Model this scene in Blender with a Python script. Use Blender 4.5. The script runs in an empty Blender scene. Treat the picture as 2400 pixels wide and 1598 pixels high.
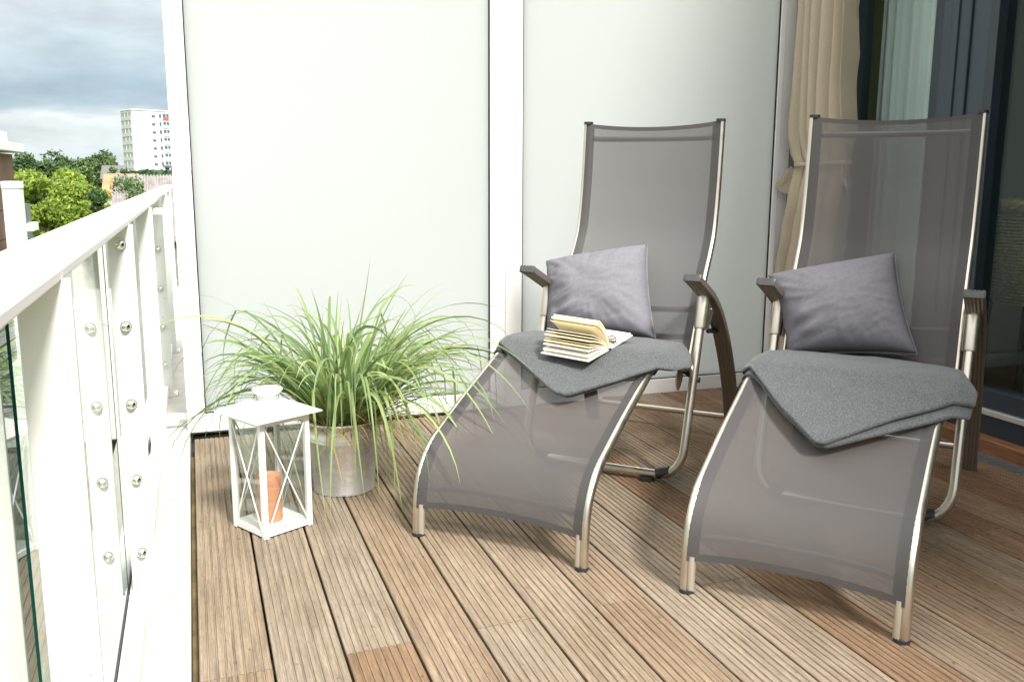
import bpy, math, random
import numpy as np
from mathutils import Vector, Matrix, noise

S = bpy.context.scene
COL = S.collection
R = math.radians

# ---------------------------------------------------------------- camera
cam_d = bpy.data.cameras.new("camera")
cam = bpy.data.objects.new("camera", cam_d)
COL.objects.link(cam)
S.camera = cam
cam_d.sensor_width = 36.0
cam_d.lens = 2149.924 / 2400 * 36.0
cam_d.clip_start = 0.02
cam_d.clip_end = 5000
PITCH, YAW, ROLL = 0.177995262, 0.334003610, 0.00345925423
fwd0 = Vector((math.sin(YAW), math.cos(YAW), 0)); right0 = Vector((math.cos(YAW), -math.sin(YAW), 0)); up0 = Vector((0, 0, 1))
cfwd = fwd0 * math.cos(PITCH) - up0 * math.sin(PITCH)
cup = up0 * math.cos(PITCH) + fwd0 * math.sin(PITCH)
cright = right0 * math.cos(ROLL) + cup * math.sin(ROLL)
cup = cup * math.cos(ROLL) - right0 * math.sin(ROLL)
M = Matrix((cright, cup, -cfwd)).transposed().to_4x4()
M.translation = Vector((0.119641, 0.0, 1.012306))
cam.matrix_world = M

# ---------------------------------------------------------------- light
SUN = Vector((0.155, -0.66, 0.74)).normalized()
sd = bpy.data.lights.new("sun", 'SUN')
sun = bpy.data.objects.new("sun", sd)
COL.objects.link(sun)
sd.energy = 3.0
sd.angle = R(11.0)
sd.color = (1.0, 0.975, 0.935)
sun.rotation_euler = SUN.to_track_quat('Z', 'Y').to_euler()
sun.location = (0, -3, 8)

W = bpy.data.worlds.new("World")
S.world = W
W.use_nodes = True
nt = W.node_tree
nt.nodes.clear()
N = nt.nodes.new; L = nt.links.new
out = N('ShaderNodeOutputWorld'); bg = N('ShaderNodeBackground')
bg.inputs[1].default_value = 0.1
sky = N('ShaderNodeTexSky'); sky.sky_type = 'NISHITA'; sky.sun_disc = False
sky.sun_elevation = math.asin(SUN.z); sky.sun_rotation = math.atan2(SUN.x, SUN.y)
tc = N('ShaderNodeTexCoord'); sep = N('ShaderNodeSeparateXYZ')
L(tc.outputs['Generated'], sep.inputs[0])
mp = N('ShaderNodeMapping'); mp.inputs['Scale'].default_value = (5.5, 5.5, 17.0); mp.inputs['Location'].default_value = (0.3, 0.0, 0.35)
L(tc.outputs['Generated'], mp.inputs[0])
n1 = N('ShaderNodeTexNoise'); n1.inputs['Scale'].default_value = 1.0; n1.inputs['Detail'].default_value = 7; n1.inputs['Roughness'].default_value = 0.5
n1.inputs['Distortion'].default_value = 0.35
L(mp.outputs[0], n1.inputs['Vector'])
m1 = N('ShaderNodeMath'); m1.operation = 'MULTIPLY_ADD'; m1.inputs[1].default_value = 0.085; m1.inputs[2].default_value = -0.0425
L(n1.outputs['Fac'], m1.inputs[0])
m2 = N('ShaderNodeMath'); m2.operation = 'ADD'
L(sep.outputs['Z'], m2.inputs[0]); L(m1.outputs[0], m2.inputs[1])
cr = N('ShaderNodeValToRGB')
el = cr.color_ramp.elements
el[0].position = 0.0; el[0].color = (0.42, 0.47, 0.49, 1)
el[1].position = 1.0; el[1].color = (1.35, 1.34, 1.32, 1)
for p, c in ((0.030, (0.40, 0.44, 0.455)), (0.046, (0.44, 0.465, 0.47)), (0.058, (0.235, 0.295, 0.34)), (0.085, (0.225, 0.285, 0.335)),
             (0.115, (0.30, 0.35, 0.38)), (0.165, (0.395, 0.42, 0.43)), (0.24, (0.50, 0.51, 0.51)), (0.5, (1.0, 0.995, 0.985))):
    e = el.new(p); e.color = (*c, 1)
L(m2.outputs[0], cr.inputs[0])
# fine cloud structure
n2 = N('ShaderNodeTexNoise'); n2.inputs['Scale'].default_value = 2.6; n2.inputs['Detail'].default_value = 8; n2.inputs['Roughness'].default_value = 0.55
L(mp.outputs[0], n2.inputs['Vector'])
mr = N('ShaderNodeMapRange'); mr.inputs[1].default_value = 0.3; mr.inputs[2].default_value = 0.7; mr.inputs[3].default_value = 0.86; mr.inputs[4].default_value = 1.14
L(n2.outputs['Fac'], mr.inputs[0])
vm = N('ShaderNodeVectorMath'); vm.operation = 'SCALE'
L(cr.outputs[0], vm.inputs[0]); L(mr.outputs[0], vm.inputs['Scale'])
vm2 = N('ShaderNodeVectorMath'); vm2.operation = 'SCALE'; vm2.inputs['Scale'].default_value = 8.6
L(vm.outputs[0], vm2.inputs[0])
mx = N('ShaderNodeMix'); mx.data_type = 'RGBA'; mx.inputs[0].default_value = 0.93
L(sky.outputs[0], mx.inputs[6]); L(vm2.outputs[0], mx.inputs[7])
L(mx.outputs[2], bg.inputs[0]); L(bg.outputs[0], out.inputs[0])

S.view_settings.view_transform = 'Standard'
S.view_settings.look = 'None'
S.view_settings.exposure = 1.2
S.view_settings.gamma = 1.0
S.render.engine = 'CYCLES'
S.cycles.max_bounces = 10
S.cycles.transparent_max_bounces = 24
S.cycles.transmission_bounces = 8
S.cycles.caustics_reflective = False
S.cycles.caustics_refractive = False
S.cycles.sample_clamp_indirect = 6.0
try:
    S.cycles.use_denoising = True
    S.cycles.denoiser = 'OPENIMAGEDENOISE'
except Exception:
    pass

# ---------------------------------------------------------------- material helpers
def mat(name, col=(0.5, 0.5, 0.5), rough=0.6, metal=0.0, spec=0.5, noise_amt=0.0, noise_scale=8.0, bump=0.0, bump_scale=60.0, coords='Object', stretch=(1, 1, 1), rough_var=0.0):
    m = bpy.data.materials.new(name); m.use_nodes = True
    t = m.node_tree; b = t.nodes['Principled BSDF']
    b.inputs['Base Color'].default_value = (*col, 1); b.inputs['Roughness'].default_value = rough
    b.inputs['Metallic'].default_value = metal; b.inputs['Specular IOR Level'].default_value = spec
    c = t.nodes.new('ShaderNodeTexCoord'); mpn = t.nodes.new('ShaderNodeMapping'); mpn.inputs['Scale'].default_value = stretch
    t.links.new(c.outputs[coords], mpn.inputs[0])
    if noise_amt or rough_var:
        n = t.nodes.new('ShaderNodeTexNoise'); n.inputs['Scale'].default_value = noise_scale; n.inputs['Detail'].default_value = 6
        t.links.new(mpn.outputs[0], n.inputs['Vector'])
        if noise_amt:
            r = t.nodes.new('ShaderNodeValToRGB')
            r.color_ramp.elements[0].position = 0.3; r.color_ramp.elements[1].position = 0.7
            r.color_ramp.elements[0].color = (*[v * (1 - noise_amt) for v in col], 1)
            r.color_ramp.elements[1].color = (*[min(1, v * (1 + noise_amt)) for v in col], 1)
            t.links.new(n.outputs['Fac'], r.inputs[0]); t.links.new(r.outputs[0], b.inputs['Base Color'])
        if rough_var:
            q = t.nodes.new('ShaderNodeMapRange'); q.inputs[1].default_value = 0.3; q.inputs[2].default_value = 0.7
            q.inputs[3].default_value = max(0.02, rough - rough_var); q.inputs[4].default_value = min(1, rough + rough_var)
            t.links.new(n.outputs['Fac'], q.inputs[0]); t.links.new(q.outputs[0], b.inputs['Roughness'])
    if bump:
        n = t.nodes.new('ShaderNodeTexNoise'); n.inputs['Scale'].default_value = bump_scale; n.inputs['Detail'].default_value = 4
        t.links.new(mpn.outputs[0], n.inputs['Vector'])
        bu = t.nodes.new('ShaderNodeBump'); bu.inputs['Strength'].default_value = bump; bu.inputs['Distance'].default_value = 0.004
        t.links.new(n.outputs['Fac'], bu.inputs['Height']); t.links.new(bu.outputs[0], b.inputs['Normal'])
    return m

def glass_mat(name, tint, ior=1.5, gloss=(1, 1, 1), rough=0.0, mult=1.0):
    m = bpy.data.materials.new(name); m.use_nodes = True
    t = m.node_tree; t.nodes.clear()
    o = t.nodes.new('ShaderNodeOutputMaterial'); mixn = t.nodes.new('ShaderNodeMixShader')
    fr = t.nodes.new('ShaderNodeFresnel')
    ge = t.nodes.new('ShaderNodeNewGeometry'); ir = t.nodes.new('ShaderNodeMapRange')   # same reflectance entering and leaving the thin pane
    ir.inputs[3].default_value = ior; ir.inputs[4].default_value = 1 / ior
    t.links.new(ge.outputs['Backfacing'], ir.inputs[0]); t.links.new(ir.outputs[0], fr.inputs[0])
    tr = t.nodes.new('ShaderNodeBsdfTransparent'); tr.inputs[0].default_value = (*tint, 1)
    gl = t.nodes.new('ShaderNodeBsdfGlossy'); gl.inputs['Color'].default_value = (*gloss, 1); gl.inputs['Roughness'].default_value = rough
    mu = t.nodes.new('ShaderNodeMath'); mu.operation = 'MULTIPLY'; mu.inputs[1].default_value = mult; mu.use_clamp = True
    t.links.new(fr.outputs[0], mu.inputs[0]); t.links.new(mu.outputs[0], mixn.inputs[0])
    t.links.new(tr.outputs[0], mixn.inputs[1]); t.links.new(gl.outputs[0], mixn.inputs[2]); t.links.new(mixn.outputs[0], o.inputs[0])
    return m

def leaf_mat(name, c0, c1, c2, transl=0.35, rough=0.5):
    """three-colour leaf: per-leaf random value in the 'tint' attribute"""
    m = bpy.data.materials.new(name); m.use_nodes = True
    t = m.node_tree; b = t.nodes['Principled BSDF']; o = t.nodes['Material Output']
    a = t.nodes.new('ShaderNodeAttribute'); a.attribute_name = 'tint'
    r = t.nodes.new('ShaderNodeValToRGB'); e = r.color_ramp.elements
    e[0].color = (*c0, 1); e[1].color = (*c2, 1); k = e.new(0.5); k.color = (*c1, 1)
    t.links.new(a.outputs['Fac'], r.inputs[0]); t.links.new(r.outputs[0], b.inputs['Base Color'])
    b.inputs['Roughness'].default_value = rough; b.inputs['Specular IOR Level'].default_value = 0.35
    tl = t.nodes.new('ShaderNodeBsdfTranslucent'); t.links.new(r.outputs[0], tl.inputs[0])
    mixn = t.nodes.new('ShaderNodeMixShader'); mixn.inputs[0].default_value = transl
    t.links.new(b.outputs[0], mixn.inputs[1]); t.links.new(tl.outputs[0], mixn.inputs[2]); t.links.new(mixn.outputs[0], o.inputs[0])
    return m

def mesh_fabric(name, col, alpha):
    m = bpy.data.materials.new(name); m.use_nodes = True
    t = m.node_tree; b = t.nodes['Principled BSDF']; o = t.nodes['Material Output']
    b.inputs['Roughness'].default_value = 0.6; b.inputs['Specular IOR Level'].default_value = 0.3
    c = t.nodes.new('ShaderNodeTexCoord'); mpn = t.nodes.new('ShaderNodeMapping'); mpn.inputs['Scale'].default_value = (60, 420, 420)
    t.links.new(c.outputs['Object'], mpn.inputs[0])
    n = t.nodes.new('ShaderNodeTexNoise'); n.inputs['Scale'].default_value = 1.0; n.inputs['Detail'].default_value = 3
    t.links.new(mpn.outputs[0], n.inputs['Vector'])
    r = t.nodes.new('ShaderNodeValToRGB'); r.color_ramp.elements[0].position = 0.3; r.color_ramp.elements[1].position = 0.7
    r.color_ramp.elements[0].color = (*[v * 0.985 for v in col], 1); r.color_ramp.elements[1].color = (*[v * 1.015 for v in col], 1)
    t.links.new(n.outputs['Fac'], r.inputs[0]); t.links.new(r.outputs[0], b.inputs['Base Color'])
    tr = t.nodes.new('ShaderNodeBsdfTransparent'); tr.inputs[0].default_value = (1, 1, 1, 1)
    tl = t.nodes.new('ShaderNodeBsdfTranslucent'); tl.inputs[0].default_value = (*col, 1)
    m0 = t.nodes.new('ShaderNodeMixShader'); m0.inputs[0].default_value = 0.12
    t.links.new(b.outputs[0], m0.inputs[1]); t.links.new(tl.outputs[0], m0.inputs[2])
    mixn = t.nodes.new('ShaderNodeMixShader'); mixn.inputs[0].default_value = alpha
    t.links.new(tr.outputs[0], mixn.inputs[1]); t.links.new(m0.outputs[0], mixn.inputs[2]); t.links.new(mixn.outputs[0], o.inputs[0])
    return m

def wood_deck():
    m = bpy.data.materials.new("weathered_deck_wood"); m.use_nodes = True
    t = m.node_tree; b = t.nodes['Principled BSDF']
    c = t.nodes.new('ShaderNodeTexCoord')
    a = t.nodes.new('ShaderNodeAttribute'); a.attribute_name = 'tint'
    sh = t.nodes.new('ShaderNodeVectorMath'); sh.operation = 'SCALE'; sh.inputs[0].default_value = (3.7, 11.3, 5.1)
    t.links.new(a.outputs['Fac'], sh.inputs['Scale'])
    ad = t.nodes.new('ShaderNodeVectorMath'); t.links.new(c.outputs['Object'], ad.inputs[0]); t.links.new(sh.outputs[0], ad.inputs[1])
    def nz(scale, stretch, det=6, rough=0.6):
        mpn = t.nodes.new('ShaderNodeMapping'); mpn.inputs['Scale'].default_value = stretch
        t.links.new(ad.outputs[0], mpn.inputs[0])
        n = t.nodes.new('ShaderNodeTexNoise'); n.inputs['Scale'].default_value = scale; n.inputs['Detail'].default_value = det; n.inputs['Roughness'].default_value = rough
        t.links.new(mpn.outputs[0], n.inputs['Vector']); return n
    base = t.nodes.new('ShaderNodeValToRGB'); e = base.color_ramp.elements
    e[0].position = 0.0; e[0].color = (0.27, 0.222, 0.168, 1); e[1].position = 1.0; e[1].color = (0.125, 0.070, 0.040, 1)
    for p, cc in ((0.35, (0.265, 0.202, 0.142)), (0.55, (0.238, 0.163, 0.102)), (0.8, (0.19, 0.112, 0.064))):
        k = e.new(p); k.color = (*cc, 1)
    t.links.new(a.outputs['Fac'], base.inputs[0])
    def mul(colsock, fac, lo, hi, tintlo=(1, 1, 1), p0=0.3, p1=0.7):
        r = t.nodes.new('ShaderNodeValToRGB'); r.color_ramp.elements[0].position = p0; r.color_ramp.elements[1].position = p1
        r.color_ramp.elements[0].color = (lo * tintlo[0], lo * tintlo[1], lo * tintlo[2], 1); r.color_ramp.elements[1].color = (hi, hi, hi, 1)
        t.links.new(fac, r.inputs[0])
        x = t.nodes.new('ShaderNodeMix'); x.data_type = 'RGBA'; x.blend_type = 'MULTIPLY'; x.inputs[0].default_value = 1
        t.links.new(colsock, x.inputs[6]); t.links.new(r.outputs[0], x.inputs[7]); return x.outputs[2]
    s = base.outputs[0]
    g1 = nz(1.0, (170, 5, 10)); s = mul(s, g1.outputs['Fac'], 0.62, 1.2)
    g2 = nz(1.0, (420, 34, 40), 3); s = mul(s, g2.outputs['Fac'], 0.78, 1.16)
    g3 = nz(1.0, (9, 2.6, 1), 5); s = mul(s, g3.outputs['Fac'], 0.8, 1.14, (1.05, 0.98, 0.9))
    g4 = nz(1.0, (60, 40, 1), 3, 0.5); s = mul(s, g4.outputs['Fac'], 0.45, 1.0, (1, 0.95, 0.9), 0.22, 0.33)
    # pale scuffs
    g5 = nz(1.0, (14, 7, 1), 8, 0.7)
    r5 = t.nodes.new('ShaderNodeValToRGB'); r5.color_ramp.elements[0].position = 0.62; r5.color_ramp.elements[1].position = 0.80
    r5.color_ramp.elements[1].color = (0.5, 0.5, 0.5, 1)
    t.links.new(g5.outputs['Fac'], r5.inputs[0])
    x5 = t.nodes.new('ShaderNodeMix'); x5.data_type = 'RGBA'; x5.inputs[7].default_value = (0.40, 0.36, 0.30, 1)
    t.links.new(r5.outputs[0], x5.inputs[0]); t.links.new(s, x5.inputs[6])
    t.links.new(x5.outputs[2], b.inputs['Base Color'])
    b.inputs['Roughness'].default_value = 0.72; b.inputs['Specular IOR Level'].default_value = 0.3
    bu = t.nodes.new('ShaderNodeBump'); bu.inputs['Strength'].default_value = 0.45; bu.inputs['Distance'].default_value = 0.0012
    t.links.new(g1.outputs['Fac'], bu.inputs['Height']); t.links.new(bu.outputs[0], b.inputs['Normal'])
    return m

def heather(name):
    m = bpy.data.materials.new(name); m.use_nodes = True
    t = m.node_tree; b = t.nodes['Principled BSDF']
    c = t.nodes.new('ShaderNodeTexCoord')
    mpn = t.nodes.new('ShaderNodeMapping'); mpn.inputs['Scale'].default_value = (1, 0.55, 0.8); t.links.new(c.outputs['Object'], mpn.inputs[0])
    n = t.nodes.new('ShaderNodeTexNoise'); n.inputs['Scale'].default_value = 330; n.inputs['Detail'].default_value = 5; n.inputs['Roughness'].default_value = 0.75
    t.links.new(mpn.outputs[0], n.inputs['Vector'])
    r = t.nodes.new('ShaderNodeValToRGB'); e = r.color_ramp.elements
    e[0].position = 0.34; e[0].color = (0.045, 0.047, 0.049, 1); e[1].position = 0.66; e[1].color = (0.148, 0.155, 0.157, 1)
    k = e.new(0.5); k.color = (0.078, 0.082, 0.084, 1)
    t.links.new(n.outputs['Fac'], r.inputs[0]); t.links.new(r.outputs[0], b.inputs['Base Color'])
    b.inputs['Roughness'].default_value = 0.95; b.inputs['Specular IOR Level'].default_value = 0.1
    b.inputs['Sheen Weight'].default_value = 0.25; b.inputs['Sheen Roughness'].default_value = 0.5
    bu = t.nodes.new('ShaderNodeBump'); bu.inputs['Strength'].default_value = 0.6; bu.inputs['Distance'].default_value = 0.003
    t.links.new(n.outputs['Fac'], bu.inputs['Height']); t.links.new(bu.outputs[0], b.inputs['Normal'])
    return m

M_white = mat("white_powder_coat", (0.82, 0.81, 0.78), 0.42, noise_amt=0.025, noise_scale=5, rough_var=0.08)
M_whitepost = mat("white_steel_paint", (0.80, 0.79, 0.75), 0.38, noise_amt=0.03, noise_scale=9, rough_var=0.1, bump=0.05, bump_scale=90)
def speckle(m, col, scale, lo, hi, amt):
    t = m.node_tree; b = t.nodes['Principled BSDF']; c = t.nodes.new('ShaderNodeTexCoord')
    n = t.nodes.new('ShaderNodeTexNoise'); n.inputs['Scale'].default_value = scale; n.inputs['Detail'].default_value = 3
    t.links.new(c.outputs['Object'], n.inputs['Vector'])
    r = t.nodes.new('ShaderNodeValToRGB'); r.color_ramp.elements[0].position = lo; r.color_ramp.elements[1].position = hi; r.color_ramp.elements[1].color = (amt, amt, amt, 1)
    t.links.new(n.outputs['Fac'], r.inputs[0])
    x = t.nodes.new('ShaderNodeMix'); x.data_type = 'RGBA'; x.inputs[7].default_value = (*col, 1)
    old = b.inputs['Base Color'].links[0].from_socket
    t.links.new(old, x.inputs[6]); t.links.new(r.outputs[0], x.inputs[0]); t.links.new(x.outputs[2], b.inputs['Base Color'])
speckle(M_whitepost, (0.30, 0.22, 0.13), 75, 0.70, 0.76, 0.8)
speckle(M_whitepost, (0.55, 0.48, 0.36), 6, 0.58, 0.80, 0.35)
M_rust = mat("rusty_edge", (0.35, 0.16, 0.06), 0.9, noise_amt=0.4, noise_scale=80)
M_panel = mat("frosted_panel_glass", (0.59, 0.61, 0.605), 0.2, spec=0.5, noise_amt=0.012, noise_scale=1.5)
_t = M_panel.node_tree; _tl = _t.nodes.new('ShaderNodeBsdfTranslucent'); _tl.inputs[0].default_value = (0.88, 0.90, 0.88, 1)
_mx = _t.nodes.new('ShaderNodeMixShader'); _mx.inputs[0].default_value = 0.6
_t.links.new(_t.nodes['Principled BSDF'].outputs[0], _mx.inputs[1]); _t.links.new(_tl.outputs[0], _mx.inputs[2]); _t.links.new(_mx.outputs[0], _t.nodes['Material Output'].inputs[0])
M_gasket = mat("black_gasket", (0.012, 0.013, 0.016), 0.5)
M_kerb = mat("pale_concrete", (0.50, 0.48, 0.43), 0.8, noise_amt=0.10, noise_scale=7, bump=0.25, bump_scale=140)
speckle(M_kerb, (0.33, 0.24, 0.14), 3.2, 0.60, 0.82, 0.5)
M_deck = wood_deck()
M_under = mat("dark_sub_base", (0.035, 0.028, 0.02), 0.9, noise_amt=0.4, noise_scale=14)
M_joist = mat("mossy_joist", (0.12, 0.085, 0.035), 0.9, noise_amt=0.5, noise_scale=11)
M_glass = glass_mat("railing_glass", (0.90, 0.955, 0.925))
M_glassedge = mat("green_glass_edge", (0.008, 0.05, 0.04), 0.12, spec=0.6)
M_steel = mat("polished_steel", (0.72, 0.70, 0.66), 0.12, 1.0)
M_alu = mat("satin_champagne_aluminium", (0.66, 0.60, 0.51), 0.33, 1.0, rough_var=0.05, noise_scale=30)
M_alu2 = mat("champagne_keder_rail", (0.60, 0.55, 0.47), 0.42, 0.75)
M_arm = mat("brown_ribbed_armrest", (0.26, 0.225, 0.185), 0.36, 0.6)
M_cap = mat("dark_plastic_cap", (0.022, 0.022, 0.027), 0.45)
M_armcap = mat("armrest_end_cap", (0.06, 0.055, 0.058), 0.35)
FAB = (0.112, 0.103, 0.101)
M_fab = mesh_fabric("mesh_fabric", FAB, 0.76)
M_hem = mesh_fabric("mesh_fabric_hem", tuple(v * 0.64 for v in FAB), 0.96)
M_bar = mat("cross_bar_metal", (0.30, 0.28, 0.26), 0.45, 0.8)
M_pillow = mat("mauve_linen", (0.182, 0.175, 0.195), 0.92, spec=0.15, noise_amt=0.07, noise_scale=90, bump=0.25, bump_scale=420)
M_blanket = heather("grey_wool_felt")
M_page = mat("book_paper", (0.83, 0.72, 0.47), 0.85, spec=0.2, noise_amt=0.03)
M_pagew = mat("book_paper_white", (0.84, 0.80, 0.70), 0.85, spec=0.2)
M_cover = mat("book_cover_board", (0.80, 0.77, 0.68), 0.6)
M_spine = mat("book_spine_navy", (0.015, 0.02, 0.05), 0.5)
M_horn = mat("dark_horn", (0.05, 0.042, 0.035), 0.25)
M_lens = glass_mat("spectacle_lens", (0.55, 0.55, 0.52))
M_lwhite = mat("lantern_white_paint", (0.84, 0.83, 0.80), 0.4, noise_amt=0.02)
M_lglass = glass_mat("lantern_glass", (0.95, 0.97, 0.96))
M_candle = mat("salmon_wax", (0.60, 0.27, 0.155), 0.5, noise_amt=0.08, noise_scale=30, bump=0.3, bump_scale=70, stretch=(1, 1, 4))
M_wick = mat("wick", (0.5, 0.42, 0.3), 0.9)
M_soil = mat("potting_soil", (0.05, 0.035, 0.02), 0.95, noise_amt=0.4, noise_scale=60)
M_grass = leaf_mat("grass_blades", (0.11, 0.19, 0.08), (0.25, 0.355, 0.135), (0.42, 0.50, 0.20), 0.42, 0.38)
M_dry = leaf_mat("dry_blades", (0.40, 0.27, 0.09), (0.46, 0.33, 0.12), (0.36, 0.22, 0.08), 0.3)
M_curtain = mat("beige_outdoor_fabric", (0.46, 0.385, 0.285), 0.9, spec=0.15, noise_amt=0.04, noise_scale=150, bump=0.15, bump_scale=500)
M_clad = mat("brown_timber_cladding", (0.21, 0.095, 0.055), 0.6, noise_amt=0.35, noise_scale=3, stretch=(8, 1.2, 40))
M_frame = mat("slate_window_frame", (0.020, 0.028, 0.038), 0.38, spec=0.5, noise_amt=0.05)
M_frame2 = mat("slate_window_frame_face", (0.032, 0.045, 0.060), 0.42, spec=0.5)
M_trim = mat("silver_trim", (0.62, 0.63, 0.60), 0.35, 0.6)
M_sillwood = mat("sill_timber", (0.20, 0.085, 0.035), 0.5, noise_amt=0.35, noise_scale=6, stretch=(20, 1.5, 20))
M_dglass = glass_mat("door_glass", (0.86, 0.90, 0.885), 1.52, (0.85, 1.0, 0.97), 0.0, 0.45)
M_grate = mat("galvanised_grating", (0.50, 0.54, 0.55), 0.4, 0.9)
M_olive = mat("olive_room_wall", (0.20, 0.22, 0.10), 0.9)
M_room = mat("room_wall", (0.20, 0.18, 0.15), 0.9)
M_roomfloor = mat("room_floor", (0.10, 0.07, 0.05), 0.5)
M_sheer = mat("sheer_curtain", (0.72, 0.755, 0.74), 0.9, noise_amt=0.04, noise_scale=3)
M_wick2 = mat("brown_wicker", (0.22, 0.165, 0.075), 0.6, noise_amt=0.4, noise_scale=80)
M_dark = mat("dark_stand", (0.02, 0.018, 0.016), 0.5)

# ---------------------------------------------------------------- mesh helpers
class MB:
    def __init__(s): s.v = []; s.f = []; s.mi = []; s.tint = []; s.cur = 0; s.t = 0.5
    def add(s, vs, fs):
        o = len(s.v); s.v += [tuple(map(float, p)) for p in vs]; s.tint += [s.t] * len(vs)
        s.f += [tuple(i + o for i in f) for f in fs]; s.mi += [s.cur] * len(fs); return s
    def box(s, x0, x1, y0, y1, z0, z1):
        vs = [(x, y, z) for z in (z0, z1) for y in (y0, y1) for x in (x0, x1)]
        return s.add(vs, [(0, 2, 3, 1), (4, 5, 7, 6), (0, 1, 5, 4), (2, 6, 7, 3), (0, 4, 6, 2), (1, 3, 7, 5)])
    def beam(s, a, b, wd, ht, up=(0, 0, 1)):
        a = Vector(a); b = Vector(b); d = (b - a).normalized(); up = Vector(up)
        if abs(d.dot(up)) > 0.98: up = Vector((0, 1, 0))
        r = d.cross(up).normalized(); u = r.cross(d)
        vs = [p + r * i * wd / 2 + u * j * ht / 2 for p in (a, b) for i, j in ((-1, -1), (1, -1), (1, 1), (-1, 1))]
        return s.add(vs, [(0, 3, 2, 1), (4, 5, 6, 7), (0, 1, 5, 4), (1, 2, 6, 5), (2, 3, 7, 6), (3, 0, 4, 7)])
    def tube(s, pts, r, n=14, cap=True, rs=None, oval=1.0):
        pts = [Vector(p) for p in pts]; m = len(pts); vs = []; fs = []
        d0 = (pts[1] - pts[0]).normalized()
        ref = Vector((1, 0, 0)) if abs(d0.x) < 0.9 else Vector((0, 1, 0))
        prev = (ref - d0 * ref.dot(d0)).normalized()
        for i, p in enumerate(pts):
            d = (pts[min(i + 1, m - 1)] - pts[max(i - 1, 0)]).normalized()
            prev = (prev - d * prev.dot(d)).normalized(); q = d.cross(prev)
            rr = rs[i] if rs else r
            for k in range(n):
                a = 2 * math.pi * k / n
                vs.append(p + prev * math.cos(a) * rr * oval + q * math.sin(a) * rr)
        for i in range(m - 1):
            for k in range(n):
                fs.append((i * n + k, i * n + (k + 1) % n, (i + 1) * n + (k + 1) % n, (i + 1) * n + k))
        if cap: fs += [tuple(reversed(range(n))), tuple((m - 1) * n + k for k in range(n))]
        return s.add(vs, fs)
    def lathe(s, prof, n=40, c=(0, 0, 0), cap0=False, cap1=False):
        vs = []; fs = []
        for r, z in prof:
            for k in range(n):
                a = 2 * math.pi * k / n; vs.append((c[0] + r * math.cos(a), c[1] + r * math.sin(a), c[2] + z))
        for i in range(len(prof) - 1):
            for k in range(n): fs.append((i * n + k, i * n + (k + 1) % n, (i + 1) * n + (k + 1) % n, (i + 1) * n + k))
        if cap0: fs.append(tuple(reversed(range(n))))
        if cap1: fs.append(tuple((len(prof) - 1) * n + k for k in range(n)))
        return s.add(vs, fs)
    def grid(s, P):
        a = len(P); b = len(P[0])
        return s.add([p for r in P for p in r], [(i * b + j, i * b + j + 1, (i + 1) * b + j + 1, (i + 1) * b + j) for i in range(a - 1) for j in range(b - 1)])
    def prism(s, poly, axis, a, b):
        """closed polygon extruded along axis 0/1/2 from a to b; poly in the other two axes in order"""
        n = len(poly); vs = []
        for t in (a, b):
            for p in poly:
                q = list(p); q.insert(axis, t); vs.append(q)
        return s.add(vs, [tuple(range(n)), tuple(reversed(range(n, 2 * n)))] + [(i, i + n, (i + 1) % n + n, (i + 1) % n) for i in range(n)])

def put(name, mb, mats, parent=None, smooth=None, bevel=0.0, subsurf=0, world=True):
    me = bpy.data.meshes.new(name)
    v = mb.v
    if parent is not None and world:
        l = parent.location if parent.parent is None else parent.parent.location
        v = [(p[0] - l[0], p[1] - l[1], p[2] - l[2]) for p in v]
    me.from_pydata(v, [], mb.f)
    for x in (mats if isinstance(mats, (list, tuple)) else [mats]): me.materials.append(x)
    me.polygons.foreach_set('material_index', mb.mi)
    at = me.attributes.new('tint', 'FLOAT', 'POINT'); at.data.foreach_set('value', mb.tint)
    me.update()
    import bmesh
    bm = bmesh.new(); bm.from_mesh(me); bmesh.ops.recalc_face_normals(bm, faces=bm.faces); bm.to_mesh(me); bm.free()
    if smooth is not None:
        me.polygons.foreach_set('use_smooth', [True] * len(me.polygons))
        me.set_sharp_from_angle(angle=R(smooth))
    o = bpy.data.objects.new(name, me); COL.objects.link(o)
    if parent is not None: o.parent = parent
    if bevel:
        b = o.modifiers.new('bevel', 'BEVEL'); b.width = bevel; b.segments = 2; b.limit_method = 'ANGLE'; b.angle_limit = R(40)
    if subsurf:
        q = o.modifiers.new('subd', 'SUBSURF'); q.levels = subsurf; q.render_levels = subsurf
    return o

def empty(name, loc, rz=0.0):
    o = bpy.data.objects.new(name, None); COL.objects.link(o); o.location = loc; o.rotation_euler = (0, 0, rz); o.empty_display_size = 0.1
    return o
def tag(o, label=None, cat=None, group=None, kind=None):
    if label: o['label'] = label
    if cat: o['category'] = cat
    if group: o['group'] = group
    if kind: o['kind'] = kind
    return o

def smoothpath(pts, k=6):
    pts = [Vector(p) for p in pts]; out = []
    for i in range(len(pts) - 1):
        p0 = pts[max(i - 1, 0)]; p1 = pts[i]; p2 = pts[i + 1]; p3 = pts[min(i + 2, len(pts) - 1)]
        for j in range(k):
            t = j / k
            out.append(0.5 * ((2 * p1) + (p2 - p0) * t + (2 * p0 - 5 * p1 + 4 * p2 - p3) * t * t + (3 * p1 - p0 - 3 * p2 + p3) * t ** 3))
    out.append(pts[-1]); return out

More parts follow.
